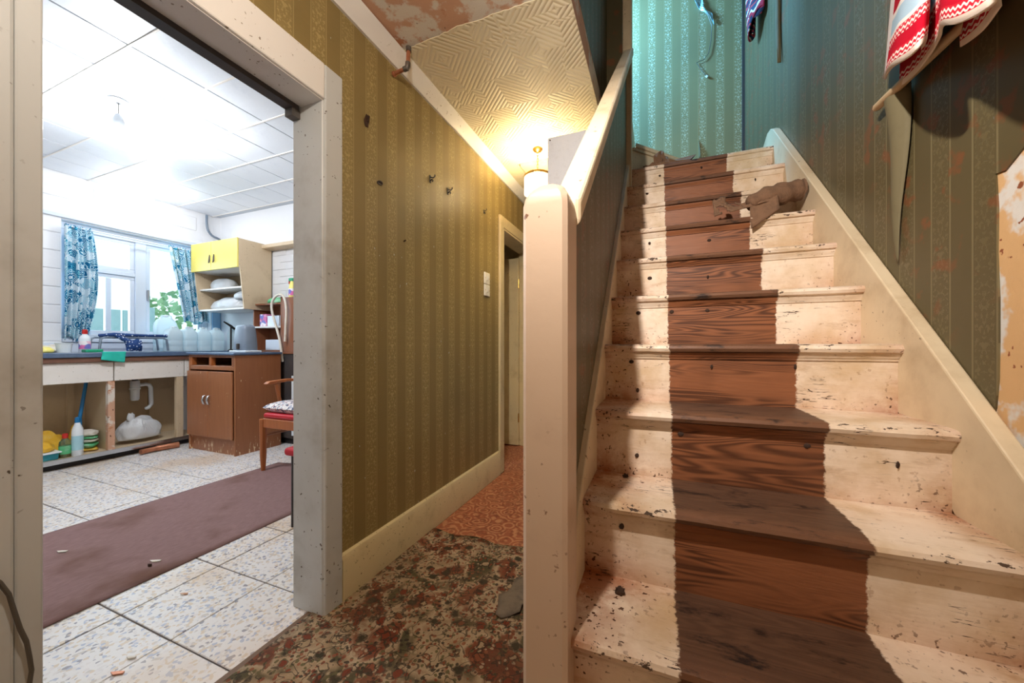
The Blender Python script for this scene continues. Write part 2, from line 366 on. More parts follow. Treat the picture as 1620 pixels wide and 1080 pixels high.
class MB:
    def __init__(s, o=(0, 0, 0)):
        s.v = []; s.f = []; s.o = Vector(o); s.uv = {}; s.wd = None
    def add(s, vs, fs):
        k = len(s.v); s.v += [tuple(Vector(p)-s.o) for p in vs]; s.f += [tuple(i+k for i in f) for f in fs]; return s
    def box(s, x0, x1, y0, y1, z0, z1):
        vs = [(x, y, z) for x in (x0, x1) for y in (y0, y1) for z in (z0, z1)]
        return s.add(vs, [(0, 1, 3, 2), (4, 6, 7, 5), (0, 4, 5, 1), (2, 3, 7, 6), (0, 2, 6, 4), (1, 5, 7, 3)])
    def prism(s, poly, axis, a, b):
        def P(p, t):
            return {0: (t, p[0], p[1]), 1: (p[0], t, p[1]), 2: (p[0], p[1], t)}[axis]
        n = len(poly); vs = [P(p, a) for p in poly]+[P(p, b) for p in poly]
        fs = [tuple(range(n))[::-1], tuple(range(n, 2*n))]+[(i, (i+1) % n, n+(i+1) % n, n+i) for i in range(n)]
        return s.add(vs, fs)
    def tube(s, path, r, n=8, cap=True):
        path = [Vector(p) for p in path]; rs = r if isinstance(r, (list, tuple)) else [r]*len(path)
        vs = []; up = None
        for i, p in enumerate(path):
            d = (path[min(i+1, len(path)-1)]-path[max(i-1, 0)]).normalized()
            if up is None: up = d.orthogonal().normalized()
            up = (up-d*up.dot(d)).normalized() if (up-d*up.dot(d)).length > 1e-6 else d.orthogonal().normalized()
            b = d.cross(up)
            vs += [p+(up*math.cos(2*PI*j/n)+b*math.sin(2*PI*j/n))*rs[i] for j in range(n)]
        fs = [(i*n+j, i*n+(j+1) % n, (i+1)*n+(j+1) % n, (i+1)*n+j) for i in range(len(path)-1) for j in range(n)]
        if cap: fs += [tuple(range(n))[::-1], tuple(range((len(path)-1)*n, len(path)*n))]
        return s.add(vs, fs)
    def lathe(s, prof, c, n=16, sx=1, sy=1, ring=False):
        vs = [(c[0]+r*sx*math.cos(2*PI*j/n), c[1]+r*sy*math.sin(2*PI*j/n), c[2]+z) for r, z in prof for j in range(n)]
        m = len(prof)
        fs = [(i*n+j, i*n+(j+1) % n, (i+1)*n+(j+1) % n, (i+1)*n+j) for i in range(m-1) for j in range(n)]
        if ring: fs += [((m-1)*n+j, (m-1)*n+(j+1) % n, (j+1) % n, j) for j in range(n)]
        else: fs += [tuple(range(n))[::-1], tuple(range((m-1)*n, m*n))]
        return s.add(vs, fs)
    def grid(s, fn, nu, nv, uv=False):
        k = len(s.v)
        s.add([fn(i/nu, j/nv) for i in range(nu+1) for j in range(nv+1)],
              [(i*(nv+1)+j, (i+1)*(nv+1)+j, (i+1)*(nv+1)+j+1, i*(nv+1)+j+1) for i in range(nu) for j in range(nv)])
        if uv:
            for i in range(nu+1):
                for j in range(nv+1): s.uv[k+i*(nv+1)+j] = (i/nu, j/nv)
        return s
    def lump(s, c, r, seed=0, amp=.25, n=14, freq=1.6, flat=True):
        c = Vector(c); vs = []; m = n//2+1
        for i in range(m):
            th = PI*i/(m-1)
            for j in range(n):
                ph = 2*PI*j/n
                d = Vector((math.sin(th)*math.cos(ph), math.sin(th)*math.sin(ph), math.cos(th)))
                q_ = Vector((seed*3.1, seed*1.7, 0)); k = 1+amp*(mnoise.noise(d*freq+q_)*1.6+.9*abs(mnoise.noise(d*freq*2.3+q_))-.25)
                z = d.z*r[2]*k
                if flat: z = max(z, -r[2]*.45)
                vs.append((c.x+d.x*r[0]*k, c.y+d.y*r[1]*k, c.z+z))
        fs = [(i*n+j, i*n+(j+1) % n, (i+1)*n+(j+1) % n, (i+1)*n+j) for i in range(m-1) for j in range(n)]
        return s.add(vs, fs)
    def build(s, name, mat, parent=None, smooth=None, bevel=0, seg=1, solid=0, kind=None, label=None, sub=0):
        me = bpy.data.meshes.new(name); me.from_pydata([tuple(p) for p in s.v], [], s.f)
        bm = bmesh.new(); bm.from_mesh(me)
        if s.wd:
            pass
        bmesh.ops.recalc_face_normals(bm, faces=bm.faces); bm.to_mesh(me); bm.free()
        if s.uv:
            l = me.uv_layers.new(name='UVMap')
            for lp in me.loops: l.data[lp.index].uv = s.uv.get(lp.vertex_index, (0, 0))
        if s.wd:
            a = me.color_attributes.new('wd', 'FLOAT_COLOR', 'POINT')
            for i, c in enumerate(s.wd): a.data[i].color = (c[0], c[1], 0, 1)
        me.materials.append(M[mat] if isinstance(mat, str) else mat)
        if smooth:
            me.polygons.foreach_set('use_smooth', [True]*len(me.polygons))
            me.set_sharp_from_angle(angle=math.radians(smooth))
        o = bpy.data.objects.new(name, me); C.objects.link(o)
        if solid:
            md = o.modifiers.new('solid', 'SOLIDIFY'); md.thickness = solid; md.offset = 0
        if sub:
            md = o.modifiers.new('sub', 'SUBSURF'); md.levels = sub; md.render_levels = sub
        if bevel:
            md = o.modifiers.new('bevel', 'BEVEL'); md.width = bevel; md.segments = seg; md.limit_method = 'ANGLE'
        if parent: o.parent = parent
        elif s.o.length > 0: o.location = s.o
        if kind: o['kind'] = kind
        if label: o['label'] = label
        return o

def thing(name, label, cat, loc=(0, 0, 0), group=None, rz=0):
    o = bpy.data.objects.new(name, None); C.objects.link(o); o.empty_display_size = .05
    o.location = loc; o.rotation_euler = (0, 0, rz)
    return tag(o, label, cat, group)
def tag(o, label, cat, group=None):
    o['label'] = label; o['category'] = cat
    if group: o['group'] = group
    return o
def struct(name, mb, mat, parent=None, **k):
    return mb.build(name, mat, parent, kind=None if parent else 'structure', **k)
def copy_to(o, parent, loc, name=None):
    c = o.copy(); C.objects.link(c); c.parent = parent; c.location = loc
    return c
def hemi(o, s): return o

# image-to-world helper used only while laying out points measured on known planes
_c, _s = math.cos(TH), math.sin(TH)
def U(u, v, X=None, Y=None, Z=None):
    a = (u-810)/F; h = (CY-v)/F; d = Vector((a*_c-_s, a*_s+_c, h))
    t = X/d.x if X is not None else (Y/d.y if Y is not None else (Z-EYE)/d.z)
    return Vector((0, 0, EYE))+d*t

# ================================================================== SETTING : hall
ZC = 2.46           # hall ceiling
XW = -1.195         # hall left wall face
wl = MB()
for y0, y1, z0, z1 in ((-2.2, .33, 0, ZC), (.33, 1.035, 1.98, ZC), (1.035, 2.76, 0, ZC), (2.76, 3.56, 2.0, ZC), (3.56, 4.2, 0, ZC)):
    wl.box(-1.34, XW, y0, y1, z0, z1)
wall_left = struct('wall_left', wl, 'paper_left')
fl = struct('floor_hall', MB().box(-1.25, .9, -2.2, 4.2, -.12, -.012), 'grout')
# ceiling : bare plaster with the embossed paper hung 3 mm below it up to a torn edge
ch = struct('ceiling_hall', MB().box(-1.34, -.333, -2.2, 4.2, ZC+.003, ZC+.14), 'plaster_pink')
mb = MB(); N = 60; pts = []
for i in range(N+1):
    x = -1.195+(.862)*i/N
    pts.append((x, 1.452+.012*mnoise.noise(Vector((x*9, 0, 1)))+.006*mnoise.noise(Vector((x*40, 3, 1)))-.02*math.sin(i*.05)))
mb.prism(pts+[(-.333, 4.2), (-1.195, 4.2)], 2, ZC-.001, ZC+.002)
struct('ceiling_paper', mb, 'embossed', ch)
# cornice
mb = MB(); mb.prism([(XW, 2.388), (XW+.012, 2.388), (XW+.018, 2.402), (XW+.05, 2.44), (XW+.056, 2.4585), (XW, 2.4585)], 1, -2.2, 4.2)
struct('trim_1', mb, 'white_gloss', smooth=30)
# skirting
mb = MB(); mb.prism([(XW, 0), (XW+.022, 0), (XW+.022, .165), (XW+.014, .182), (XW, .187)], 1, 1.11, 2.69)
struct('baseboard_left', mb, 'cream_skirt', smooth=40)
# kitchen doorway trim
t2 = struct('trim_2', MB().box(-1.34, -1.182, 1.02, 1.036, 0, 1.975), 'jamb', bevel=.003)
for nm, b in (('architrave', (-1.195, -1.172, 1.024, 1.108, 0, 2.1)), ('architrave', (-1.195, -1.172, .20, .304, 0, 2.1)),
              ('architrave', (-1.195, -1.172, .304, 1.024, 1.965, 2.1))):
    MB().box(*b).build(nm, 'white_gloss' if b[4] > 1 else 'jamb', t2, bevel=.006, seg=2)
MB().box(-1.195, -1.178, .3045, .342, 0, 1.965).build('jamb_stop', 'jamb', t2, bevel=.004, seg=2)
MB().box(-1.34, -1.195, .322, .338, 0, 1.975).build('jamb_lining', 'jamb', t2)
MB().box(-1.295, -1.182, .338, 1.02, 1.962, 1.978).build('head_lining', 'white_gloss', t2)
MB().box(-1.34, -1.296, .338, 1.012, 1.945, 1.979).build('lintel_beam', 'dark_steel', t2, label='dark steel lintel strip')
MB().box(-1.338, -1.298, .985, 1.019, 1.915, 1.944).build('lintel_block', 'lead', t2)
MB().box(-1.256, -1.236, .30, 1.05, -.01, .004).build('threshold_strip', 'lino_edge', t2)
# far doorway in the hall wall, with its door standing open inside
t3 = struct('trim_3', MB().box(-1.195, -1.174, 2.69, 2.765, 0, 2.09), 'cream_skirt', bevel=.005, seg=2)
MB().box(-1.195, -1.174, 2.765, 3.55, 2.0, 2.09).build('architrave', 'cream_skirt', t3, bevel=.005, seg=2)
MB().box(-1.195, -1.174, 3.55, 3.63, 0, 2.09).build('architrave', 'cream_skirt', t3, bevel=.005, seg=2)
MB().box(-1.34, -1.18, 2.765, 2.78, 0, 2.0).build('jamb_lining', 'cream_skirt', t3)
MB().box(-1.34, -1.18, 3.545, 3.56, 0, 2.0).build('jamb_lining', 'cream_skirt', t3)
MB().box(-1.34, -1.18, 2.78, 3.545, 1.985, 2.0).build('head_lining', 'cream_skirt', t3)
d1 = struct('door_1', MB().box(-2.08, -1.33, 3.50, 3.54, .01, 1.93), 'cream_skirt', bevel=.004)
for z in (.25, 1.62): MB().tube([(-1.325, 3.497, z), (-1.325, 3.497, z+.09)], .007).build('hinge', 'brass', d1)
MB().tube([(-2.02, 3.5, .95), (-2.02, 3.45, .95)], .012).build('door_knob', 'brass', d1)
struct('floor_side_room', MB().box(-2.6, -1.174, 2.77, 3.55, -.12, -.001).box(-2.6, -1.342, 3.55, 3.7, -.12, -.001), 'lino')
struct('wall_side_room', MB().box(-2.6, -1.34, 3.62, 3.7, 0, 2.5).box(-2.6, -2.5, 2.98, 3.62, 0, 2.5).box(-2.5, -1.34, 2.98, 3.62, 2.42, 2.5), 'cream_skirt')
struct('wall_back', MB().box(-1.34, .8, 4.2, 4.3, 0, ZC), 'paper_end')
# stair side walls
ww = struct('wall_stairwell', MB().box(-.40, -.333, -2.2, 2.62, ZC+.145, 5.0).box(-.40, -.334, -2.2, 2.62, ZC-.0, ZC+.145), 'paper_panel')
# right wall : bare plaster with a wallpaper sheet that ends in a torn edge
wr = struct('wall_right', MB().box(.683, .80, -2.2, 3.72, 0, 5.0), 'plaster')
edge = [(1575, 275), (1578, 330), (1577, 400), (1580, 470), (1580, 540), (1579, 600), (1575, 645), (1566, 675), (1556, 690)]
pl = [(1.115, 2.6), (1.118, 1.9), (1.135, 1.46)]
for u, v in edge:
    p = U(u, v, X=.68); pl.append((p.y, p.z))
poly = [(3.6, .70), (3.6, 5.0), (.2, 5.0), (.2, 1.55), (.9, 1.50), (1.04, 1.44), (1.10, 1.40)]
for u, v in edge:
    p = U(u, v, X=.68); poly.append((p.y, p.z))
poly += [(1.24, .70)]
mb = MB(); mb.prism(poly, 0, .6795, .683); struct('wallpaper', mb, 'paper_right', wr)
# end wall : two drops of paper with an open seam
we = struct('wall_end', MB().box(-2.6, .80, 3.603, 3.72, 2.2, 5.0), 'plaster')
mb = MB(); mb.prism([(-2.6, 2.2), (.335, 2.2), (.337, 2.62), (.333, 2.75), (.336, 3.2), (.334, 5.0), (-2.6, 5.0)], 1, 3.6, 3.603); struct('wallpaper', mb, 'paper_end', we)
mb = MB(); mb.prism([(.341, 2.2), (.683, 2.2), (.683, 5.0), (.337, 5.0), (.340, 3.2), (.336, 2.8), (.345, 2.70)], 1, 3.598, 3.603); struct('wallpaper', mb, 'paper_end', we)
mb = MB(); mb.grid(lambda u, v: (.334+.02*u*(1-v)**2, 3.597-.05*u*math.sin(v*PI)*.6, 2.68+.16*v), 4, 10); mb.build('torn_paper', 'paper_back', we, solid=.002, smooth=60)
struct('trim_4', MB().box(.66, .6795, 3.58, 3.598, 2.3, 5.0), 'dark_steel')
# upper passage round the winder
struct('wall_upper', MB().box(-2.6, -.228, 2.62, 2.66, ZC+.15, 5.0).box(-2.7, -2.6, 2.62, 3.72, 2.6, 3.7).box(-2.7, -2.6, 2.62, 3.72, 4.8, 5.0).box(-2.7, -2.6, 2.62, 2.8, 3.7, 4.8).box(-2.7, -2.6, 3.5, 3.72, 3.7, 4.8), 'paper_panel')
struct('ceiling_upper', MB().box(-2.7, .8, -2.2, 3.72, 5.0, 5.1), 'white_wall')
struct('wall_front', MB().box(-1.34, .8, -2.3, -2.2, 0, 5.0), 'paper_left')

# ================================================================== SETTING : kitchen
XK, YK, ZK = -5.1, 2.9, 2.62
TX, TY = .355, .3525
fk = struct('floor_kitchen', MB().box(-5.3, -1.255, -1.2, 3.0, -.12, -.0028), 'grout')
tile = MB(); tile.prism([(-.1604, -.1648), (.1604, -.1648), (.1604, .1648), (-.1604, .1648)], 2, -.014, 0)
t0 = tile.build('tile', 'terrazzo', fk, bevel=.002)
cnt = 0
for i in range(11):
    for j in range(-4, 7):
        x = -1.585-.327*(i+.5)+(0); y = .745+.335*(j+.5)
        if i < 0: continue
        zz = random.uniform(-.001, .001)
        if i == 0 and j == -4: t0.location = (x, y, zz)
        else: copy_to(t0, fk, (x, y, zz))
et = MB().prism([(-.165, -.165), (.165, -.165), (.165, .165), (-.165, .165)], 2, -.014, 0).build('tile', 'terrazzo', fk, bevel=.002)
for j in range(-4, 2):
    p = (-1.42, .745+.335*(j+.5), 0)
    if j == -4: et.location = p
    else: copy_to(et, fk, p)
ck = struct('ceiling_kitchen', MB().box(-5.2, -1.34, -1.2, 3.0, ZK+.012, ZK+.12), 'ceil_bar')
ct = MB().box(-TX/2+.004, TX/2-.004, -TY/2+.003, TY/2-.003, 0, .012).build('ceiling_tile', 'ceil_tile', ck, bevel=.002)
first = True
for i in range(11):
    for j in range(-4, 6):
        p = (-5.085+TX*(i+.5)-.0, 1.045+TY*(j+.5)-.0, ZK)
        if p[1] < -.6 or p[1] > 2.95: continue
        if first: ct.location = p; first = False
        else: copy_to(ct, ck, p)
for j in range(-4, 6):
    y = 1.045+TY*j
    if y < -.6 or y > 2.86: continue
    MB().box(-5.1, -1.35, y-.006, y+.006, ZK-.005, ZK+.003).build('grid_bar', 'white_gloss', ck, bevel=.002)
# window wall (hall-parallel) with opening
Y0, Y1, Z0, Z1 = 1.585, 2.80, 1.10, 2.20
wk = MB()
for b in ((-1.2, Y0, 0, 2.75), (Y1, 3.0, 0, 2.75), (Y0, Y1, 0, Z0), (Y0, Y1, Z1, 2.75)): wk.box(-5.32, XK, *b)
wall_win = struct('wall_window', wk, 'white_wall')
blk = MB().box(0, .008, -.21, .21, -.078, .078).build('block', 'white_wall', wall_win, bevel=.004)
first = True
for r in range(13):
    z = 1.07+.165*r-.0
    zc = z-.08
    if zc > 2.58: break
    for k in range(12):
        y = 1.37-.43*(k) if True else 0
        yy = y+(.0 if zc < 2.2 else .2*(r % 2))
        segs = [yy] if zc < 2.15 else [yy]
        if yy < .7: continue
        if first: blk.location = (XK, yy, zc); first = False
        else: copy_to(blk, wall_win, (XK, yy, zc))
    if zc > 2.36:
        for k in range(3):
            yy = 1.37+.43*(k+1)+.2*(r % 2)
            if yy < 2.7: copy_to(blk, wall_win, (XK, yy, zc))
MB().box(XK, XK+.03, .6, 2.9, 2.21, 2.245).build('lintel_ledge', 'white_frame', wall_win, bevel=.004)
MB().box(XK-.0, XK+.018, 2.805, 2.895, 1.0, 1.5).build('splash_panel', 'pale_blue', wall_win, label='blue panel under the wall cupboard')
# far wall with painted bricks
wall_far = struct('wall_far', MB().box(-5.3, -1.34, YK, 3.0, 0, 2.75), 'white_wall')
brk = MB().box(-.108, .108, -.008, 0, -.036, .036).build('brick', 'white_wall', wall_far, bevel=.004)
first = True
for r in range(9):
    for k in range(6):
        p = (-4.02+.225*k+(.1125 if r % 2 else 0), YK+random.uniform(0, .003), 1.45+.081*r)
        if first: brk.location = p; first = False
        else: copy_to(brk, wall_far, p)
mb = MB().box(-4.3, -1.4, YK-.13, YK-.001, 2.125, 2.165); mb.build('boxed_ledge', 'beige', wall_far, bevel=.004)
MB().box(-4.16, -4.145, YK-.012, YK, 1.2, 2.12).build('cover_strip', 'lead', wall_far)
struct('wall_kitchen_near', MB().box(-5.3, -1.34, -1.3, -1.2, 0, 2.75), 'white_wall')
# window
win = struct('window_1', MB().box(-5.24, -5.17, Y0, Y1, Z0, Z0+.05).box(-5.24, -5.17, Y0, Y1, Z1-.07, Z1).box(-5.24, -5.17, Y0, Y0+.06, Z0+.05, Z1-.07).box(-5.24, -5.17, Y1-.06, Y1, Z0+.05, Z1-.07), 'white_frame', bevel=.004)
MB().box(-5.24, -5.165, 2.125, 2.215, Z0+.05, Z1-.07).build('mullion', 'white_frame', win, bevel=.005)
def sash(y0, y1, z0, z1, w=.036):
    m = MB()
    m.box(-5.225, -5.18, y0, y1, z0, z0+w).box(-5.225, -5.18, y0, y1, z1-w, z1).box(-5.225, -5.18, y0, y0+w, z0+w, z1-w).box(-5.225, -5.18, y1-w, y1, z0+w, z1-w)
    s = m.build('sash', 'white_frame', win, bevel=.004)
    MB().box(-5.206, -5.200, y0+w, y1-w, z0+w, z1-w).build('pane', 'pane_glass', s)
    return s
sash(1.645, 2.125, 1.80, 2.13)
sl = sash(1.645, 2.125, 1.15, 1.76)
MB().box(-5.222, -5.183, 1.905, 1.945, 1.19, 1.72).build('glazing_bar', 'white_frame', sl)
MB().box(-5.24, -5.165, 1.645, 2.125, 1.76, 1.80).build('transom', 'white_frame', win, bevel=.004)
sr = sash(2.215, 2.74, 1.15, 2.13)
MB().box(-5.18, -5.16, 2.222, 2.24, 1.52, 1.64).build('latch', 'chrome', sr, bevel=.004)
MB().box(-5.17, -5.06, Y0, Y1, 1.065, 1.10).build('window_sill', 'white_frame', win, bevel=.004)
# garden seen through it
struct('ground_garden', MB().box(-14, -5.4, -6, 9, -.2, -.1), 'ground')
fe = thing('garden_fence', 'pale blue garden fence of upright boards outside the kitchen window', 'fence', (-8.2, 2.5, -.1))
fb = MB().box(-.015, .015, -.085, .085, 0, 1.72).build('board', 'fence_blue', fe, bevel=.006)
for k in range(14):
    p = (0, -1.6+.2*k, 0)
    if k == 0: fb.location = p
    else: copy_to(fb, fe, p)
for y in (-1.7, 0, 1.1): MB().box(-.09, -.02, y-.04, y+.04, 0, 1.8).build('post', 'fence_blue', fe)
for k, (y, z, r, lb) in enumerate(((.9, 1.2, .75, 'pale leafy shrub behind the fence, left of the window mullion'), (3.6, 1.3, .8, 'pale leafy shrub behind the fence, right of the window mullion'))):
    b = thing('garden_shrub', lb, 'shrub', (-9.4, y+1.0, -.1))
    mb = MB((-9.4, y+1.0, -.1)); rr = random.Random(k)
    for q in range(340):
        d = Vector((rr.gauss(0, 1), rr.gauss(0, 1), rr.gauss(0, 1))).normalized()*r*rr.uniform(.55, 1)
        c0 = Vector((-9.4, y+1, z+.1))+d; a = Vector((rr.uniform(-1, 1), rr.uniform(-1, 1), rr.uniform(-1, 1))).normalized(); bb = a.orthogonal().normalized()
        mb.add([c0-a*.09, c0+bb*.05, c0+a*.09, c0-bb*.05], [(0, 1, 2, 3)])
    mb.build('foliage', 'leaf', b, kind='stuff')
    MB((-9.4, y+1.0, -.1)).tube([(-9.4, y+1, -.1), (-9.4, y+1, z)], [.06, .03]).build('trunk', 'edge_wood', b)

# ================================================================== STAIRCASE
YS, GO, RI, ZS = .736, .2082, .2, 1.03-.594     # nosing of step 1 (second riser): y, going, rise, z
XL, XR = -.1806, .6426
st = thing('staircase', 'steep painted wooden staircase with bare brown runner strip up its middle', 'staircase', (0, 0, 0))
xs = [XL, XL+.04, XL+.09, XL+.15, 0, .1, .2, .3, .4, .5, .56, .61, XR]
def tread(k):
    y = YS+GO*(k-1); z = ZS+RI*(k-1); back = GO+.034 if k < 10 else .98
    rr = random.Random(k)
    prof = [(y+back, z), (y+.16 if k < 10 else y+.4, z), (y+.05, z), (y+.014, z-.0015), (y+.004, z-.006), (y, z-.015), (y+.004, z-.025), (y+.012, z-.029), (y+back, z-.029)]
    wear = [0, 0, .35, .9, 1, .9, .6, .1, 0]; dg = [.9, .4, .1, .2, .3, .2, .1, .1, 0]
    n = len(prof); mb = MB(); mb.wd = []
    for x in xs:
        e = max(0, 1-(x-XL)/.19); e2 = max(0, 1-(XR-x)/.08)*.55
        for i, p in enumerate(prof):
            dz = .0012*mnoise.noise(Vector((x*14, k*2.3, i*.2)))
            mb.v.append((x, p[0]+.0015*mnoise.noise(Vector((x*25, k, 9)))*(1 if 2 < i < 7 else 0), p[1]+dz)); mb.wd.append((wear[i], min(1, max(e, e2)*(.5+dg[i])+dg[i]*.25)))
    for a in range(len(xs)-1):
        for i in range(n): mb.f.append((a*n+i, (a+1)*n+i, (a+1)*n+(i+1) % n, a*n+(i+1) % n))
    mb.f += [tuple(range(n)), tuple(range((len(xs)-1)*n, len(xs)*n))[::-1]]
    o = mb.build('tread', 'tread', st, smooth=35)
    # scotia moulding under the nosing
    m2 = MB(); yy = y+.030; zz = z-.029
    pr = [(yy, zz), (yy-.016, zz), (yy-.015, zz-.006), (yy-.006, zz-.014), (yy-.004, zz-.022), (yy, zz-.022)]
    m2.wd = []
    n2 = len(pr)
    for x in xs:
        e = max(0, 1-(x-XL)/.10)
        for p in pr: m2.v.append((x, p[0], p[1])); m2.wd.append((.2, e*.7))
    for a in range(len(xs)-1):
        for i in range(n2): m2.f.append((a*n2+i, (a+1)*n2+i, (a+1)*n2+(i+1) % n2, a*n2+(i+1) % n2))
    m2.f += [tuple(range(n2)), tuple(range((len(xs)-1)*n2, len(xs)*n2))[::-1]]
    m2.build('scotia_moulding', 'riser', o, smooth=40)
    return o
def riser(k):
    y = YS+GO*(k-1)+.030; z1 = ZS+RI*(k-1)-.029; z0 = z1-RI+.029
    mb = MB(); mb.wd = []
    zs = [z0, z0+.03, z0+.08, z1]; dg = [1, .55, .15, 0]
    for yy in (y, y+.012):
        for x in xs:
            e = max(max(0, 1-(x-XL)/.17), .5*max(0, 1-(XR-x)/.08))
            for zz, d in zip(zs, dg): mb.v.append((x, yy, zz)); mb.wd.append((0, min(1, d*.35+e*(.35+d*.5))))
    m = len(xs); n = 4
    for f in range(2):
        b = f*m*n
        for a in range(m-1):
            for i in range(n-1):
                q = (b+a*n+i, b+(a+1)*n+i, b+(a+1)*n+i+1, b+a*n+i+1); mb.f.append(q if f == 0 else q[::-1])
    return mb.build('riser', 'riser', st)
treads = {k: tread(k) for k in range(0, 11)}
risers = {k: riser(k) for k in range(0, 11)}
# dark nail heads and knots on the risers
for k, pts in {5: [(1010, 495), (1063, 493), (1119, 491)], 4: [(999, 572), (1009, 617), (1126, 580), (1258, 580), (1012, 532)], 3: [(1077, 686), (1277, 705), (1008, 720), (1420, 735)],
               2: [(984, 832), (1516, 880)], 6: [(1028, 440), (1120, 438)], 7: [(1028, 385), (1122, 380)], 9: [(1024, 306), (1195, 284)], 10: [(1044, 278), (1110, 265)]}.items():
    y = YS+GO*(k-1)+.030
    for (u, v) in pts:
        p = U(u, v, Y=y)
        z0 = ZS+RI*(k-2)
        if not (z0+.015 < p.z < z0+RI-.05): continue
        s = random.uniform(.006, .0085)
        MB().lathe([(s*1.1, 0), (s, .002), (s*.4, .0035)], (0, 0, 0), 8, 1.2, 1).build('nail_head', 'dirt', risers[k])
        o = risers[k].children[-1]; o.location = (p.x, y, p.z); o.rotation_euler = (PI/2, 0, random.uniform(0, 1))
# strings
def string(x0, x1, up, name, y0=.45, y1=2.62, curl=False):
    sl = RI/GO
    def zt(y): return ZS+(y-YS)*sl+up
    poly = [(y0, zt(y0)), (y1, zt(y1)), (y1, zt(y1)-.34), (y0+.2, 0.0), (y0, 0.0)]
    if curl:
        top = zt(y1)
        poly = [(y0, zt(y0)), (y1, top), (y1+.06, top+.035), (y1+.13, top+.045), (y1+.22, top+.01), (y1+.34, top-.085), (y1+.5, top-.13), (y1+.98, top-.15), (y1+.98, top-.5), (y1, top-.34), (y0+.2, 0), (y0, 0)]
    mb = MB(); mb.prism(poly, 0, x0, x1)
    return mb.build(name, 'cream', st, bevel=.004, seg=2)
string(-.215, XL, .035, 'inner_string', .80, 2.62)
string(XR, .6790, .085, 'outer_string', .3, 2.62, True)
MB().prism([(YS-.06+GO*k, 0) for k in range(0)] or [(.80, .45), (2.62, 2.2), (2.62, 1.95), (1.2, .2), (.80, .2)], 0, -.214, -.205).build('hall_side_panel', 'white_box', st)
# newel post
nb = [(-.255, .70), (-.165, .70), (-.165, .80), (-.255, .80)]
mb = MB(); rings = []
def ringpts(z, inset, ch):
    x0, x1, y0, y1 = -.258+inset, -.165-inset, .70+inset, .80-inset
    return [(x0+ch, y0, z), (x1-ch, y0, z), (x1, y0+ch, z), (x1, y1-ch, z), (x1-ch, y1, z), (x0+ch, y1, z), (x0, y1-ch, z), (x0, y0+ch, z)]
prof = [(0, 0, .009), (1.315, 0, .009), (1.333, .003, .011), (1.348, .009, .014), (1.358, .018, .014), (1.364, .030, .010)]
for z, ins, chf in prof: rings += ringpts(z, ins, chf)
fs = [(i*8+j, i*8+(j+1) % 8, (i+1)*8+(j+1) % 8, (i+1)*8+j) for i in range(len(prof)-1) for j in range(8)]+[tuple(range(8))[::-1], tuple(range((len(prof)-1)*8, len(prof)*8))]
mb.add(rings, fs); mb.build('newel_post', 'cream_newel', st, smooth=40)
# papered balustrade with sloping capping rail
sl = .935
def zc(y): return 1.256+(y-.756)*sl
mb = MB(); mb.prism([(.80, zc(.80)+.005), (2.64, zc(2.64)+.005), (2.64, ZS+(2.64-YS)*RI/GO-.02), (.80, ZS+(.80-YS)*RI/GO-.02)], 0, -.213, -.200)
mb.build('balustrade_panel', 'paper_panel', st)
mb = MB(); mb.prism([(.79, zc(.79)), (2.64, zc(2.64)), (2.64, zc(2.64)+.066), (.79, zc(.79)+.066)], 0, -.222, -.155)
mb.build('capping_rail', 'cream', st, bevel=.012, seg=3)
MB().box(-.225, -.165, 2.60, 2.675, 1.9, 4.6).build('top_post', 'cream', st, bevel=.004)
# winder riser above the last straight step
pa, pb = Vector((-.165, 2.676)), Vector((.62, 3.58)); dd = (pb-pa).normalized(); nn = Vector((dd.y, -dd.x))
def wq(t, off): q = pa+dd*t+nn*off; return (q.x, q.y)
mb = MB(); mb.prism([wq(0, 0), wq(1.18, 0), wq(1.18, -.02), wq(0, -.02)], 2, ZS+RI*9, ZS+RI*10-.028); mb.wd = [(0, .3)]*len(mb.v); mb.build('winder_riser', 'cream', st)
mb = MB(); mb.prism([wq(.0, .028), wq(1.18, .028), wq(1.18, -.02), (-.165, 3.595)], 2, ZS+RI*10-.028, ZS+RI*10); mb.build('winder_tread', 'cream', st, bevel=.008, seg=2)
mb = MB(); mb.prism([wq(0, .014), wq(1.18, .014), wq(1.18, 0), wq(0, 0)], 2, ZS+RI*10-.046, ZS+RI*10-.028); mb.build('scotia_moulding', 'cream', st)
MB().box(-1.0, -.17, 2.68, 3.598, ZS+RI*10+.0, ZS+RI*11).build('winder_step', 'cream', st)
# boxed cupboard hung on the hall side of the stairs
cb = thing('meter_cupboard', 'grey white boxed-in cupboard on the hall side behind the capping rail', 'cupboard', (-.47, 2.1, 1.7))
mb = MB((-.47, 2.1, 1.7)).box(-.61, -.216, 2.1, 2.45, 1.62, 2.268); mb.build('box', 'white_box', cb, bevel=.004)
for x, z in ((-.595, 2.25), (-.595, 1.98)):
    MB((-.47, 2.1, 1.7)).tube([(x, 2.1005, z), (x, 2.096, z)], .004).build('nail', 'dirt', cb)

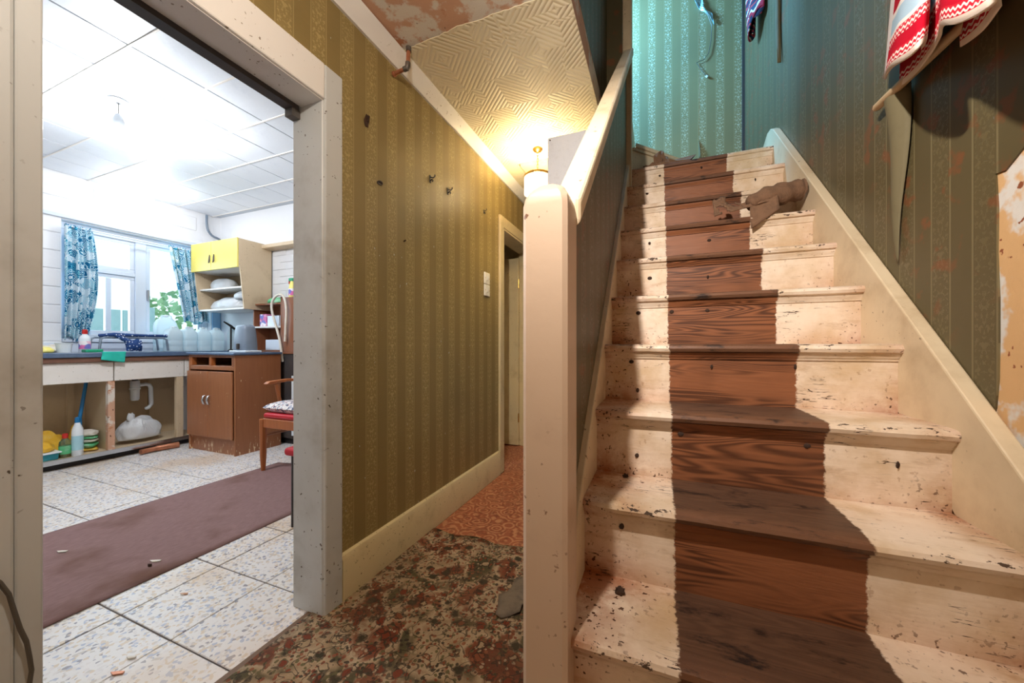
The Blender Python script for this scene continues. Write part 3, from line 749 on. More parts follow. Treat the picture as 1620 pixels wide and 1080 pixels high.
# ================================================================== HALL THINGS
mb = MB((-.75, .5, -.012)); nx, ny = 26, 60
def cf(u, v):
    x = -1.235+.975*u; y = -1.5+3.24*v
    if v == 1: y += .012*math.sin(u*23)
    return (x, y, .001+.003*(mnoise.noise(Vector((x*6, y*6, 0)))+.2))
mb.grid(cf, nx, ny); tag(mb.build('patterned_carpet', 'persian', smooth=60, solid=.008), 'worn floral patterned carpet in rust, cream and black on hall floor', 'carpet')
mb = MB((-.75, 2.9, -.012)).box(-1.172, -.26, 1.74, 4.19, -.011, -.001); tag(mb.build('lino_sheet', 'lino'), 'orange floral lino covering the far half of the hall floor', 'flooring')
mb = MB((-.53, 1.36, 0)); 
def sf(u, v):
    ang = 2*PI*u; r = (.06+.05*mnoise.noise(Vector((math.cos(ang)*1.3, math.sin(ang)*1.3, 2))))*v
    return (-.53+1.1*r*math.cos(ang), 1.36+1.8*r*math.sin(ang), .018+.014*(1-v)+.012*mnoise.noise(Vector((r*30*math.cos(ang), r*30*math.sin(ang), 4))))
mb.grid(sf, 18, 4); tag(mb.build('underlay_scrap', 'underlay', solid=.006, smooth=60), 'torn grey underlay scrap on patterned carpet beside the newel post', 'scrap')
# copper pipe crossing the cornice
cp = thing('copper_pipe', 'short elbowed copper pipe from left wall to hall ceiling', 'pipe', (-1.195, 1.43, 2.34))
o = (-1.195, 1.43, 2.34)
A, B_, Ct = Vector((-1.19, 1.43, 2.345)), Vector((-1.105, 1.43, 2.352)), Vector((-1.105, 1.436, 2.455))
MB(o).tube([A, B_+Vector((-.012, 0, 0))], .0095, 10).build('pipe', 'copper', cp, smooth=40)
MB(o).tube([B_+Vector((-.022, 0, -.001)), B_+Vector((-.004, 0, 0)), B_+Vector((0, 0, .006)), B_+Vector((0, .001, .026))], .0125, 10).build('elbow', 'lead', cp, smooth=40)
MB(o).tube([B_+Vector((0, .001, .02)), Ct], .0095, 10).build('pipe', 'copper', cp, smooth=40)
MB(o).tube([Ct-Vector((0, 0, .022)), Ct], .013, 10).build('collar', 'lead', cp, smooth=40)
MB(o).tube([A, A+Vector((.010, 0, 0))], .013, 10).build('collar', 'copper', cp, smooth=40)
# chandelier
cx, cy = -.81, 2.53
cd = thing('chandelier', 'small brass drum chandelier with crystal strips on a short chain', 'chandelier', (cx, cy, ZC)); o = (cx, cy, ZC)
MB(o).lathe([(.036, -.003), (.036, -.010), (.026, -.020), (.010, -.026), (.006, -.032)], (cx, cy, ZC), 16).build('ceiling_rose', 'brass', cd, smooth=40)
for k in range(6):
    z = ZC-.038-.021*k; a = k % 2*PI/2
    MB(o).tube([(cx+.007*math.cos(2*PI*j/8)*math.cos(a), cy+.007*math.cos(2*PI*j/8)*math.sin(a), z-.004+.015*math.sin(2*PI*j/8)) for j in range(9)], .0018, 5).build('chain_link', 'brass', cd)
MB(o).lathe([(.094, -.196), (.1, -.196), (.102, -.204), (.1, -.212), (.094, -.212)], (cx, cy, ZC), 24, ring=True).build('top_ring', 'brass', cd, smooth=40)
for k in range(4):
    a = PI/4+k*PI/2; MB(o).tube([(cx, cy, ZC-.160), (cx+.05*math.cos(a), cy+.05*math.sin(a), ZC-.178), (cx+.097*math.cos(a), cy+.097*math.sin(a), ZC-.2)], .003, 5).build('spoke', 'brass', cd)
bar = MB().box(-.0065, .0065, -.003, .003, -.115, 0)
b0 = None
for k in range(36):
    a = 2*PI*k/36; p = (.095*math.cos(a), .095*math.sin(a), -.213)
    if b0 is None: b0 = bar.build('crystal_strip', 'crystal', cd); c_ = b0
    else: c_ = b0.copy(); C.objects.link(c_)
    c_.location = p; c_.rotation_euler = (0, 0, a+PI/2)
MB(o).lathe([(.006, -.245), (.010, -.255), (.022, -.27), (.024, -.285), (.015, -.30), (.004, -.305)], (cx, cy, ZC), 12).build('bulb', 'bulb_glow', cd, smooth=60)
# light switches
for z, lb in ((1.535, 'upper white light switch on the striped wall by far doorway'), (1.445, 'lower white light switch on the striped wall by far doorway')):
    s = thing('light_switch', lb, 'switch', (XW, 2.47, z), 'light switches by the far doorway'); o = (XW, 2.47, z)
    MB(o).box(XW+.001, XW+.011, 2.427, 2.513, z-.043, z+.043).build('plate', 'socket', s, bevel=.003, seg=2)
    MB(o).box(XW+.011, XW+.017, 2.458, 2.482, z-.015, z+.015).build('rocker', 'socket', s, bevel=.002)
    for q in (-.03, .03): MB(o).tube([(XW+.0105, 2.47+q, z), (XW+.012, 2.47+q, z)], .004).build('screw', 'brass', s)
# coat hooks
for (y, z, lb) in ((1.742, 1.971, 'black double coat hook on striped wall, nearer of the two'), (1.929, 1.975, 'black double coat hook on striped wall, farther of the two'), (2.426, 2.02, 'small black hook on striped wall above the light switches')):
    big = 1.0 if y < 2.2 else .7; h = thing('coat_hook', lb, 'hook', (XW, y, z), 'black hooks on the striped wall'); o = (XW, y, z)
    MB(o).box(XW+.001, XW+.005, y-.007*big, y+.007*big, z-.022*big, z+.022*big).build('back_plate', 'black', h, bevel=.002)
    for s in (-1, 1):
        MB(o).tube([(XW+.004, y, z+.010*s), (XW+.02*big, y+.006*s, z+.006*s), (XW+.028*big, y+.010*s, z+.016*s), (XW+.026*big, y+.012*s, z+.024*s)], .0035*big, 6).build('prong', 'black', h, smooth=60)
def scrap_patch(name, y, z, ry, rz_, mat, lb, cat, seed):
    mb = MB((XW, y, z))
    def f(u, v):
        a = 2*PI*u; r = v*(1+.5*mnoise.noise(Vector((math.cos(a)*2, math.sin(a)*2, seed))))
        return (XW+.002+.012*v*v*max(0, math.sin(a)), y+ry*r*math.cos(a)+.4*rz_*r*math.sin(a)*0, z+rz_*r*math.sin(a))
    mb.grid(f, 14, 3); return tag(mb.build(name, mat, solid=.0015, smooth=60), lb, cat)
scrap_patch('torn_patch', 1.257, 2.019, .014, .026, 'dirt', 'dark torn hole in striped wallpaper high beside kitchen doorway', 'tear', 1)
scrap_patch('paper_flake', 1.339, 1.78, .018, .008, 'lead', 'curled grey paper flake on striped wall below the torn hole', 'paper flake', 5)
scrap_patch('paper_flake', 1.515, 1.56, .006, .005, 'dirt', 'tiny dark flake on the striped wall below the coat hooks', 'paper flake', 9)
# cable down the near door casing
mb = MB((-1.165, .3, .4)); pts = [U(u, v, X=-1.158) for u, v in ((-30, 900), (0, 922), (14, 940), (22, 965), (32, 995), (42, 1015), (47, 1040), (50, 1060), (46, 1085), (40, 1120))]
pts.append(Vector((-1.155, .30, .02)))
tag(mb.tube(pts, .004, 6).build('cable', 'cable_grey', smooth=60), 'thin grey cable looping down the near kitchen door casing', 'cable')

# ================================================================== STAIR THINGS
# towel
hem = [(1400, 125, .655), (1403, 118, .58), (1412, 106, .525), (1438, 90, .505), (1458, 70, .51), (1464, 64, .56), (1450, 100, .65), (1424, 136, .66), (1448, 116, .61), (1470, 88, .575), (1486, 60, .55), (1491, 42, .52), (1512, 38, .50), (1545, 24, .49), (1574, 4, .50), (1562, 18, .57), (1530, 64, .65), (1522, 73, .66), (1552, 50, .58), (1582, 10, .555)]
HP = [U(u, v, X=x) for u, v, x in hem]
def cat(P, t):
    n = len(P)-1; i = min(int(t*n), n-1); f = t*n-i
    p0, p1, p2, p3 = P[max(i-1, 0)], P[i], P[i+1], P[min(i+2, n)]
    return .5*((2*p1)+(p2-p0)*f+(2*p0-5*p1+4*p2-p3)*f*f+(3*p1-p0-3*p2+p3)*f**3)
def towel(u, v):
    b = cat(HP, u); top = Vector((.655+.012*math.sin(u*30), 1.40-.20*u, 2.42))
    k = v
    q = b.lerp(top, k*k*.35+k*.65); q.x = b.x*(1-k)+top.x*k+.0*k
    q.x = min(q.x, .668)
    return q
mb = MB((.66, 1.3, 2.4)); mb.grid(towel, 120, 16, True)
tag(mb.build('towel', 'towel_print', smooth=70, solid=.005), 'red and white patterned towel hanging in folds on the right stair wall', 'towel')
pole = MB((.62, 1.2, 1.73)); a, b = U(1385, 172, X=.652), U(1545, 18, X=.652)
pole.tube([a+Vector((0, .0, -.0)), a+(b-a)*.03, b+(b-a)*.6], [.008, .0125, .0125], 10)
tag(pole.build('wooden_rail', 'pole_wood', smooth=50), 'pale wooden rail on right stair wall behind the red towel', 'rail')
def flap(u, v):
    zt, zb = 1.80, 1.28
    y = 1.505-.06*v+( -.012*math.sin(v*6)); w = .115*(1-v)**.9+.006
    return Vector((.676-.030*math.sin(u*PI)*(1-v)-.004, y-w*u+.01, zt+(zb-zt)*v))
mb = MB((.676, 1.5, 1.8)); mb.grid(flap, 8, 24); tag(mb.build('wallpaper_strip', 'paper_back', smooth=60, solid=.0015), 'peeling wallpaper strip hanging on the right wall below the wooden rail', 'paper strip')
def flap2(u, v):
    z = 3.15-.45*v; w = .05*(math.sin(v*PI)*.7+.35)*(1-v*.6)
    return Vector((.674-.02*math.sin(u*PI), 2.60-w*(u-.5)+.02*math.sin(v*4), z))
mb = MB((.676, 2.6, 3.0)); mb.grid(flap2, 5, 16); tag(mb.build('wallpaper_strip', 'paper_back', smooth=60, solid=.0015), 'small torn wallpaper tongue high on right wall near the end corner', 'paper strip')
# far scarf
def scarf(u, v):
    y = 3.0+.10*math.sin(u*9)*(1-.3*v)-.16*(u-.5)*(1+v*.6); x = .63+.03*math.sin(u*14+v*3)
    return Vector((x, y, 3.27+.10*u*u+.03*math.sin(u*17)+v*.75))
mb = MB((.64, 2.95, 3.9)); mb.grid(scarf, 40, 12, True); tag(mb.build('striped_scarf', 'scarf_print', smooth=60, solid=.006), 'dark multicoloured striped cloth hanging at the top corner of right wall', 'cloth')
# wire and film on the end wall
pts = [U(u, v, Y=3.585) for u, v in ((1098, -10), (1108, 12), (1120, 24), (1126, 40), (1125, 64), (1121, 84), (1114, 94), (1102, 99), (1109, 110), (1117, 120))]
wv = thing('hanging_wire', 'thin wire dangling from torn plastic on the blue lit end wall', 'wire', pts[0]); o = tuple(pts[0])
MB(o).tube(pts, .0028, 6).build('wire', 'lead', wv, smooth=60)
MB(o).tube([pts[-1], pts[-1]+Vector((.012, 0, -.012))], .009, 8).build('connector', 'plastic_white', wv)
mb = MB(o); P0 = [U(u, v, Y=3.57) for u, v in ((1094, -8), (1102, 8), (1110, 16), (1122, 26), (1130, 38))]; P1 = [U(u, v, Y=3.585) for u, v in ((1112, -8), (1112, 6), (1116, 12), (1126, 22), (1128, 36))]
mb.grid(lambda u, v: cat(P0, u).lerp(cat(P1, u), v)+Vector((0, -.012*math.sin(u*11+v*5), 0)), 16, 4); mb.build('film', 'film', wv, solid=.001)
# rolled carpet scrap on step 7
kz = ZS+RI*6; ky = YS+GO*6
rs = thing('carpet_scrap', 'torn brown carpet piece rolled up across the right of an upper step', 'carpet scrap', (.45, ky+.05, kz)); o = (.45, ky+.05, kz)
mb = MB(o); P = [Vector((.40, ky+.035, kz+.062)), Vector((.46, ky+.05, kz+.085)), Vector((.53, ky+.075, kz+.108)), Vector((.60, ky+.095, kz+.122)), Vector((.628, ky+.10, kz+.124))]
mb.tube([cat(P, i/16) for i in range(17)], [.030+.018*min(1, i/5)+.004*math.sin(i*1.7) for i in range(16)]+[.02], 14)
for i, p in enumerate(mb.v):
    q = Vector(p); mb.v[i] = tuple(q+Vector((0, 1, 1))*.012*mnoise.noise(q*22))
mb.build('roll', 'brown_rag', rs, smooth=70)
def sheet(u, v):
    x = .25+.24*u; y = ky+.012+.07*v-.02*(1-u)
    z = kz+.012+.10*v*(1-.2*u)+.02*math.sin(u*9)*v+.05*u*(1-v)
    return Vector((x, y+.02*mnoise.noise(Vector((u*4, v*4, 7))), max(kz+.004, z)))
mb = MB(o); mb.grid(sheet, 22, 10)
keep = []
for f in mb.f:
    c0 = sum((Vector(mb.v[i]) for i in f), Vector())/4
    u_ = (c0.x+.45-.25)/.24
    if mnoise.noise(Vector((c0.x*22, c0.z*26, 3.3)))-.25*abs(u_-.4) < .12: keep.append(f)
mb.f = keep; mb.build('torn_sheet', 'brown_rag', rs, solid=.005, smooth=60)
def drape(u, v):
    x = .40+.11*u; return Vector((x, ky-.006+.03*(1-v), kz+.07-.135*v*(1-.35*u)+.03*u))
mb = MB(o); mb.grid(drape, 8, 8); mb.build('draped_end', 'brown_rag', rs, solid=.008, smooth=60)
# torn carpet heap at the top
hz = ZS+RI*9
rh = thing('carpet_scrap', 'dark ragged carpet heap at the left of the topmost step', 'carpet scrap', (.05, 2.72, hz)); o = (.05, 2.72, hz)
for k, (x, y, rx, ry, rz_) in enumerate(((.0, 2.68, .13, .035, .025), (.10, 2.74, .12, .04, .05), (.02, 2.76, .05, .04, .095), (-.05, 2.70, .05, .03, .03))):
    MB(o).lump((x, y, hz+rz_*.42), (rx, ry, rz_), 11+k, .5, 14, 2.4).build('rag', 'brown_rag', rh)
# little tufts of dirt
for (u, v, k, r, lb) in ((980, 938, 1, .011, 'dark dirt tuft on left of the lowest visible step'), (990, 755, 3, .008, 'dark dirt tuft on left of the second visible step'), (993, 628, 4, .006, 'small dirt tuft on left of the third visible step')):
    if k == 3: z = ZS+RI*1
    elif k == 4: z = ZS+RI*2
    else: z = ZS
    p = U(u, v, Z=z); tf = thing('dirt_tuft', lb, 'dirt', (p.x, p.y, z), 'dirt tufts on the stairs'); o = (p.x, p.y, z)
    MB(o).lump((p.x, p.y, z+r*.45), (r, r, r*.8), k, .6, 10, 3).build('clump', 'dirt', tf)
    mb = MB(o)
    for q in range(7):
        a = q*2.4; mb.tube([(p.x, p.y, z+r*.4), (p.x+r*1.2*math.cos(a), p.y+r*1.2*math.sin(a), z+r*(.5+.2*(q % 4)))], [.0012, .0005], 4)
    mb.build('fibres', 'dirt', tf, kind='stuff')

# ================================================================== KITCHEN THINGS
ru = MB((-2.6, 1.0, .001)); 
def rf(u, v):
    y = -.8+3.02*v-.04*u; x = -3.10+1.02*u
    z = .004+(.02*max(0, v-.94)/.06*abs(math.sin(u*5)) if v > .94 else 0)
    return (x, y, z+.0015*mnoise.noise(Vector((x*5, y*5, 0))))
ru.grid(rf, 20, 70); tag(ru.build('runner_rug', 'rug_weave', smooth=60, solid=.006), 'long plain mauve brown runner rug on the kitchen tiles', 'rug')
for (u, v, w_, mat, lb, nm) in ((96, 873, .05, 'white_cloth', 'white paper scrap on left of the mauve rug', 'paper_scrap'), (244, 888, .05, 'white_cloth', 'white paper scrap near middle of the mauve rug', 'paper_scrap'), (236, 896, .018, 'dirt', 'dark dirt lump near middle of the mauve rug', 'dirt_tuft'), (206, 1041, .03, 'white_cloth', 'white paper scrap on near kitchen tile', 'paper_scrap'), (183, 1066, .04, 'copper', 'orange brown flake on near kitchen tile', 'paint_flake'), (290, 940, .03, 'plaster_pink', 'buff flake on kitchen tile beside the rug', 'paint_flake')):
    zz = .0085 if v < 900 else .0015
    p = U(u, v, Z=zz); mb = MB((p.x, p.y, zz))
    mb.prism([(p.x-w_*.5, p.y-w_*.1), (p.x, p.y-w_*.16), (p.x+w_*.5, p.y+w_*.2), (p.x+w_*.4, p.y+w_*.36), (p.x-.1*w_, p.y+.14*w_)], 2, zz, zz+(.004 if nm != 'dirt_tuft' else .012))
    tag(mb.build(nm, mat), lb, 'litter')
# pendants
def pendant(x, y, zb, lb, r=.03):
    p = thing('pendant_lamp', lb, 'pendant lamp', (x, y, ZK)); o = (x, y, ZK)
    MB(o).lathe([(.05, -.001), (.05, -.012), (.035, -.02), (.01, -.024)], (x, y, ZK), 18).build('ceiling_rose', 'plastic_white', p, smooth=40)
    MB(o).tube([(x, y, ZK-.022), (x+.002, y, zb+.075)], .004, 6).build('flex', 'cable_grey', p)
    MB(o).lathe([(.006, .085), (.016, .078), (.022, .06), (.028, .045), (.031, .02), (.031, 0), (.02, -.002)], (x, y, zb), 16).build('bulb_holder', 'plastic_white', p, smooth=40)
    MB(o).lathe([(.016, -.003), (.03, -.02), (.036, -.045), (.028, -.07), (.008, -.08)], (x, y, zb), 14).build('bulb', 'clear_bottle' if False else 'bulb_glow', p, smooth=60)
pendant(-3.24, 1.25, 2.445, 'white pendant lamp on kitchen ceiling, nearer of the two')
pendant(-4.72, 2.056, 2.52, 'white pendant lamp on kitchen ceiling, by the window')
# conduit in the corner
cn = MB((-5.08, 2.78, 2.4)); P = [U(u, v, X=-5.06) for u, v in ((327, 340), (327, 352), (329, 364), (336, 373), (346, 378), (351, 384), (351, 395))]
tag(cn.tube([cat(P, i/18) for i in range(19)], .013, 8).build('conduit_pipe', 'grey_plastic', smooth=60), 'grey bent conduit pipe in the kitchen ceiling corner above wall cupboard', 'pipe')
# curtain rail and curtains
cr = MB((-5.05, 2.2, 2.14)); cr.tube([(-5.06, 1.60, 2.138), (-5.06, 2.78, 2.138)], .008, 8)
tag(cr.build('curtain_rail', 'white_frame', smooth=60), 'thin white rail across the top of kitchen window', 'curtain rail')
def curt(nm, lb, top, bot, w0, w1, z0, z1, bulge):
    def f(u, v):
        yc = top+(bot-top)*v; wd = w0+(w1-w0)*v+bulge*math.sin(v*PI)
        y = yc+wd*u; x = -5.055+.020*math.sin(u*38)*(.6+.5*v)+.012*math.sin(u*17+v*3)
        z = z0+(z1-z0)*v+(.012*math.sin(u*60) if v < .02 else 0)+(.02*math.sin(u*9)*v*v)
        return Vector((x, y, z))
    mb = MB((-5.05, top+.1, z0)); mb.grid(f, 90, 30); return tag(mb.build(nm, 'paisley', smooth=70, solid=.002), lb, 'curtain')
curt('curtain', 'blue and white paisley curtain at left of the kitchen window', 1.588, 1.588, .185, .14, 2.145, 1.09, .055)
curt('curtain', 'blue and white paisley curtain pulled to right of kitchen window', 2.355, 2.50, .36, .24, 2.145, 1.30, .0)
# sink unit
X1 = -4.60
su = thing('sink_unit', 'white open-fronted sink unit without doors under the kitchen window', 'kitchen unit', (-4.85, 1.6, 0)); o = (-4.85, 1.6, 0)
MB(o).box(-5.08, -4.66, .4, 2.44, .0, .055).build('plinth', 'black', su)
MB(o).box(-5.08, X1, .4, 2.46, .056, .086).build('base_shelf', 'beige', su, bevel=.003)
MB(o).box(X1-.004, X1+.006, .4, 2.46, .052, .09).build('metal_edge', 'chrome', su)
MB(o).box(-5.085, -5.07, .4, 2.46, .0865, .885).build('back_panel', 'beige_in', su)
MB(o).box(X1-.02, X1, .4, 1.742, .712, .885).build('front_panel', 'white_gloss', su, bevel=.003)
MB(o).box(X1-.02, X1, 1.750, 2.275, .712, .885).build('front_panel', 'white_gloss', su, bevel=.003)
MB(o).box(X1-.02, X1, 2.282, 2.46, .712, .885).build('front_panel', 'white_gloss', su, bevel=.003)
MB(o).box(X1-.05, X1-.002, 1.708, 1.754, .087, .711).build('front_post', 'plaster_pink', su, bevel=.003, label='worn pinkish front post')
MB(o).box(X1-.05, X1-.002, 2.215, 2.272, .087, .711).build('front_post', 'beige', su, bevel=.003)
MB(o).box(-5.068, X1-.052, 1.722, 1.738, .087, .711).build('divider', 'beige_in', su)
MB(o).box(-5.068, -5.03, 2.18, 2.22, .087, .885).build('back_post', 'beige_in', su)
MB(o).box(-5.068, -5.03, 1.60, 1.64, .087, .885).build('back_post', 'beige_in', su)
tr = MB(o); tr.lathe([(.03, .19), (.036, .185), (.036, .12), (.042, .115), (.042, .10), (.036, .095), (.034, 0), (.026, -.01)], (-4.86, 1.995, .495), 14)
trp = tr.build('waste_trap', 'plastic_white', su, smooth=40)
MB(o).tube([(-4.86, 2.03, .635), (-4.86, 2.075, .64), (-4.86, 2.105, .63), (-4.86, 2.118, .60), (-4.86, 2.122, .43), (-4.86, 2.10, .40), (-4.88, 2.09, .39)], .018, 10).build('waste_pipe', 'plastic_white', su, smooth=60)
MB(o).tube([(-4.86, 1.995, .68), (-4.86, 1.995, .884)], .022, 10).build('waste_outlet', 'black', su)
wt = thing('worktop', 'blue grey laminate worktop with brown edge along the window wall', 'worktop', (-4.85, 1.6, .888)); o = (-4.85, 1.6, .888)
MB(o).box(-5.08, -4.565, .4, 2.88, .93, .972).build('top', 'worktop', wt, bevel=.004)
MB(o).box(-5.06, -4.58, .4, 2.88, .887, .929).build('edge_board', 'edge_wood', wt, bevel=.003)
MB(o).box(-5.091, -5.075, .4, 2.88, .973, 1.06).build('splashback', 'white_frame', wt)
# under the sink
def bottle(nm, lb, x, y, z, h, r, mat, capm, capf=.16, label_=None, sq=1.0):
    b = thing(nm, lb, 'bottle', (x, y, z)); o = (x, y, z)
    hb = h*(1-capf)
    MB(o).lathe([(r*.9, 0), (r, .006), (r, hb*.72), (r*.92, hb*.82), (r*.55, hb*.94), (r*.42, hb)], (x, y, z), 14, 1, sq).build('body', mat, b, smooth=40)
    MB(o).lathe([(r*.5, hb), (r*.52, hb+.003), (r*.48, h-.003), (r*.3, h)], (x, y, z), 12).build('cap', capm, b, smooth=40)
    if label_: MB(o).lathe([(r*1.01, hb*.18), (r*1.015, hb*.19), (r*1.015, hb*.6), (r*1.01, hb*.61)], (x, y, z), 14, 1, sq).build('label', label_, b, smooth=40)
    return b
bz = .0865
tt = thing('plastic_tray', 'teal plastic tray of cloths on the sink unit base shelf', 'tray', (-4.71, 1.36, bz)); o = (-4.71, 1.36, bz)
mb = MB(o); mb.prism([(-4.80, 1.27), (-4.63, 1.27), (-4.63, 1.43), (-4.80, 1.43)], 2, bz, bz+.06)
for i in (0, 1, 2, 3): mb.v[i] = (mb.v[i][0]*.92, mb.v[i][1]*.92+.0, mb.v[i][2])
mb.build('tray', 'plastic_teal', tt, bevel=.006, seg=2)
MB(o).box(-4.81, -4.62, 1.26, 1.44, bz+.055, bz+.066).build('rim', 'plastic_white', tt, bevel=.003)
def heap(nm, lb, cat, c, r, mat, seed, amp=.3):
    mb = MB((c[0], c[1], c[2])); mb.lump((c[0], c[1], c[2]+r[2]*.46), r, seed, amp, 22, 2.2)
    return tag(mb.build(nm, mat, smooth=70, sub=1), lb, cat)
heap('yellow_duster', 'yellow cloth lying in the teal tray under the sink', 'cloth', (-4.715, 1.35, bz+.066), (.08, .075, .06), 'yellow_cloth', 3)
heap('yellow_duster', 'bunched yellow cloth behind the red-capped bottle under the sink', 'cloth', (-4.92, 1.43, bz), (.10, .12, .14), 'yellow_cloth', 4)
heap('yellow_duster', 'yellow cloth bundle behind the blue-capped bottle under the sink', 'cloth', (-4.95, 1.63, bz), (.08, .05, .15), 'yellow_cloth', 6)
bottle('spray_bottle', 'clear green bottle with red cap on the base shelf', -4.68, 1.475, bz, .20, .036, 'clear_bottle', 'plastic_red', .2, 'green_cloth')
bottle('bleach_bottle', 'tall white bottle with blue cap on the base shelf', -4.645, 1.535, bz, .33, .035, 'plastic_white', 'plastic_blue', .14, 'film')
cs = thing('cloth_stack', 'folded grey, white and green cloths stacked beside the blue-capped bottle', 'cloth stack', (-4.80, 1.655, bz)); o = (-4.80, 1.655, bz)
for k, (m_, h_) in enumerate((('yellow_cloth', .03), ('green_cloth', .045), ('white_cloth', .035), ('green_cloth', .022), ('white_cloth', .05))):
    z = bz+sum((.03, .045, .035, .022, .05)[:k])
    mb = MB(o); mb.lump((-4.80, 1.645, z+h_*.5), (.10, .064, h_*.62), 20+k, .14, 20, 2, False); mb.build('folded_cloth', m_, cs, smooth=70)
bp = MB((-4.9, 1.6, .1)); tag(bp.tube([(-4.80, 1.60, bz+.30), (-4.86, 1.66, .70)], .013, 8).tube([(-4.735, 1.587, bz+.005), (-4.80, 1.60, bz+.30)], .013, 8).build('blue_pole', 'plastic_blue', smooth=50), 'blue plastic pole leaning inside sink unit behind white bottle', 'pole')
bg = thing('plastic_bag', 'tied white plastic carrier bag under the sink trap', 'bag', (-4.76, 2.0, bz)); o = (-4.76, 2.0, bz)
mb = MB(o); mb.lump((-4.76, 1.99, bz+.105), (.105, .18, .15), 37, .15, 30, 2.6)
for i, p in enumerate(mb.v):
    q = Vector(p)
    if q.z > .02: mb.v[i] = (q.x*.9, q.y*(1-.25*max(0, q.z-.08)/.2), q.z)
mb.build('bag', 'bag_plastic', bg, smooth=70, sub=1)
MB(o).lump((-4.74, 1.915, bz+.245), (.022, .03, .05), 33, .35, 12, 2, False).build('knot', 'bag_plastic', bg, smooth=70)
rp = MB((-4.56, 2.1, .03)); rp.tube([(-4.53, 1.90, .03), (-4.545, 2.02, .03), (-4.545, 2.03, .03), (-4.52, 2.19, .03)], [.024, .024, .029, .029], 10)
tag(rp.build('cardboard_tube', 'copper', smooth=40), 'reddish brown tube lying on floor tiles before the sink unit', 'tube')
# worktop things
wz = .9725
heap('yellow_sponge_cloth', 'yellow cloth at the left end of the worktop', 'cloth', (-4.74, 1.37, wz), (.07, .07, .035), 'bottle_yellow', 41, .2)
tb = thing('white_tub', 'white plastic tub on the worktop beside yellow cloth', 'tub', (-4.78, 1.50, wz)); o = (-4.78, 1.5, wz)
MB(o).lathe([(.04, 0), (.05, .075), (.054, .078), (.054, .084), (.048, .084), (.046, .078), (.037, .006)], (-4.78, 1.50, wz), 18).build('tub', 'plastic_white', tb, smooth=40)
heap('white_rag', 'crumpled white and red rag behind the white tub on the worktop', 'cloth', (-4.98, 1.47, wz), (.06, .12, .05), 'white_cloth', 44)
bottle('detergent_bottle', 'white detergent bottle with dark red cap on the worktop', -4.76, 1.617, wz, .205, .036, 'plastic_white', 'plastic_red', .2, 'carton_print')
MBs = MB((-4.66, 1.63, wz)); MBs.box(-4.70, -4.62, 1.575, 1.685, wz, wz+.028)
tag(MBs.build('green_scourer', 'green_plastic', bevel=.006, seg=2), 'green scouring sponge block at front of the worktop', 'sponge')
rk = thing('dish_rack', 'grey metal rack standing on worktop with spotted cloth on it', 'rack', (-4.82, 1.95, wz)); o = (-4.82, 1.95, wz)
for x in (-4.74, -4.92):
    MB(o).tube([(x, 1.70, wz+.008), (x, 1.71, wz+.12), (x, 1.735, wz+.138), (x, 2.17, wz+.138), (x, 2.195, wz+.12), (x, 2.205, wz+.008)], .010, 8).build('frame_bar', 'grey_plastic', rk, smooth=60)
for k in range(6):
    y = 1.75+.08*k; MB(o).tube([(-4.74, y, wz+.138), (-4.92, y, wz+.138)], .005, 6).build('cross_bar', 'grey_plastic', rk)
pc = thing('spotted_cloth', 'navy blue white-spotted cloth knotted over the metal rack', 'cloth', (-4.76, 1.9, wz+.14)); o = (-4.76, 1.9, wz+.14)
MB(o).tube([(-4.75, 1.70, wz+.152), (-4.74, 1.80, wz+.163), (-4.74, 1.92, wz+.160), (-4.74, 2.05, wz+.160), (-4.75, 2.20, wz+.160)], [.014, .020, .016, .013, .016], 10).build('roll', 'polka', pc, smooth=60)
MB(o).lump((-4.70, 1.925, wz+.062), (.03, .065, .055), 50, .35, 16, 2.2, False).build('knot', 'polka', pc, smooth=60)
MB(o).tube([(-4.725, 1.80, wz+.16), (-4.712, 1.85, wz+.125), (-4.705, 1.90, wz+.09)], [.013, .02, .028], 8).build('tail', 'polka', pc, smooth=60)
def tcl(u, v):
    y = 1.665+.155*u-.02*v; s = v*.17
    if s < .085: x, z = -4.645+s, wz+.004
    else: x, z = -4.556+.008*math.sin(u*6), wz+.003-(s-.085)*(1.15-.35*(1-u))
    return Vector((x, y, z))
mb = MB((-4.57, 1.75, wz)); mb.grid(tcl, 10, 16); tag(mb.build('teal_cloth', 'teal_cloth', smooth=60, solid=.004), 'turquoise cloth hanging over the front edge of the worktop', 'cloth')
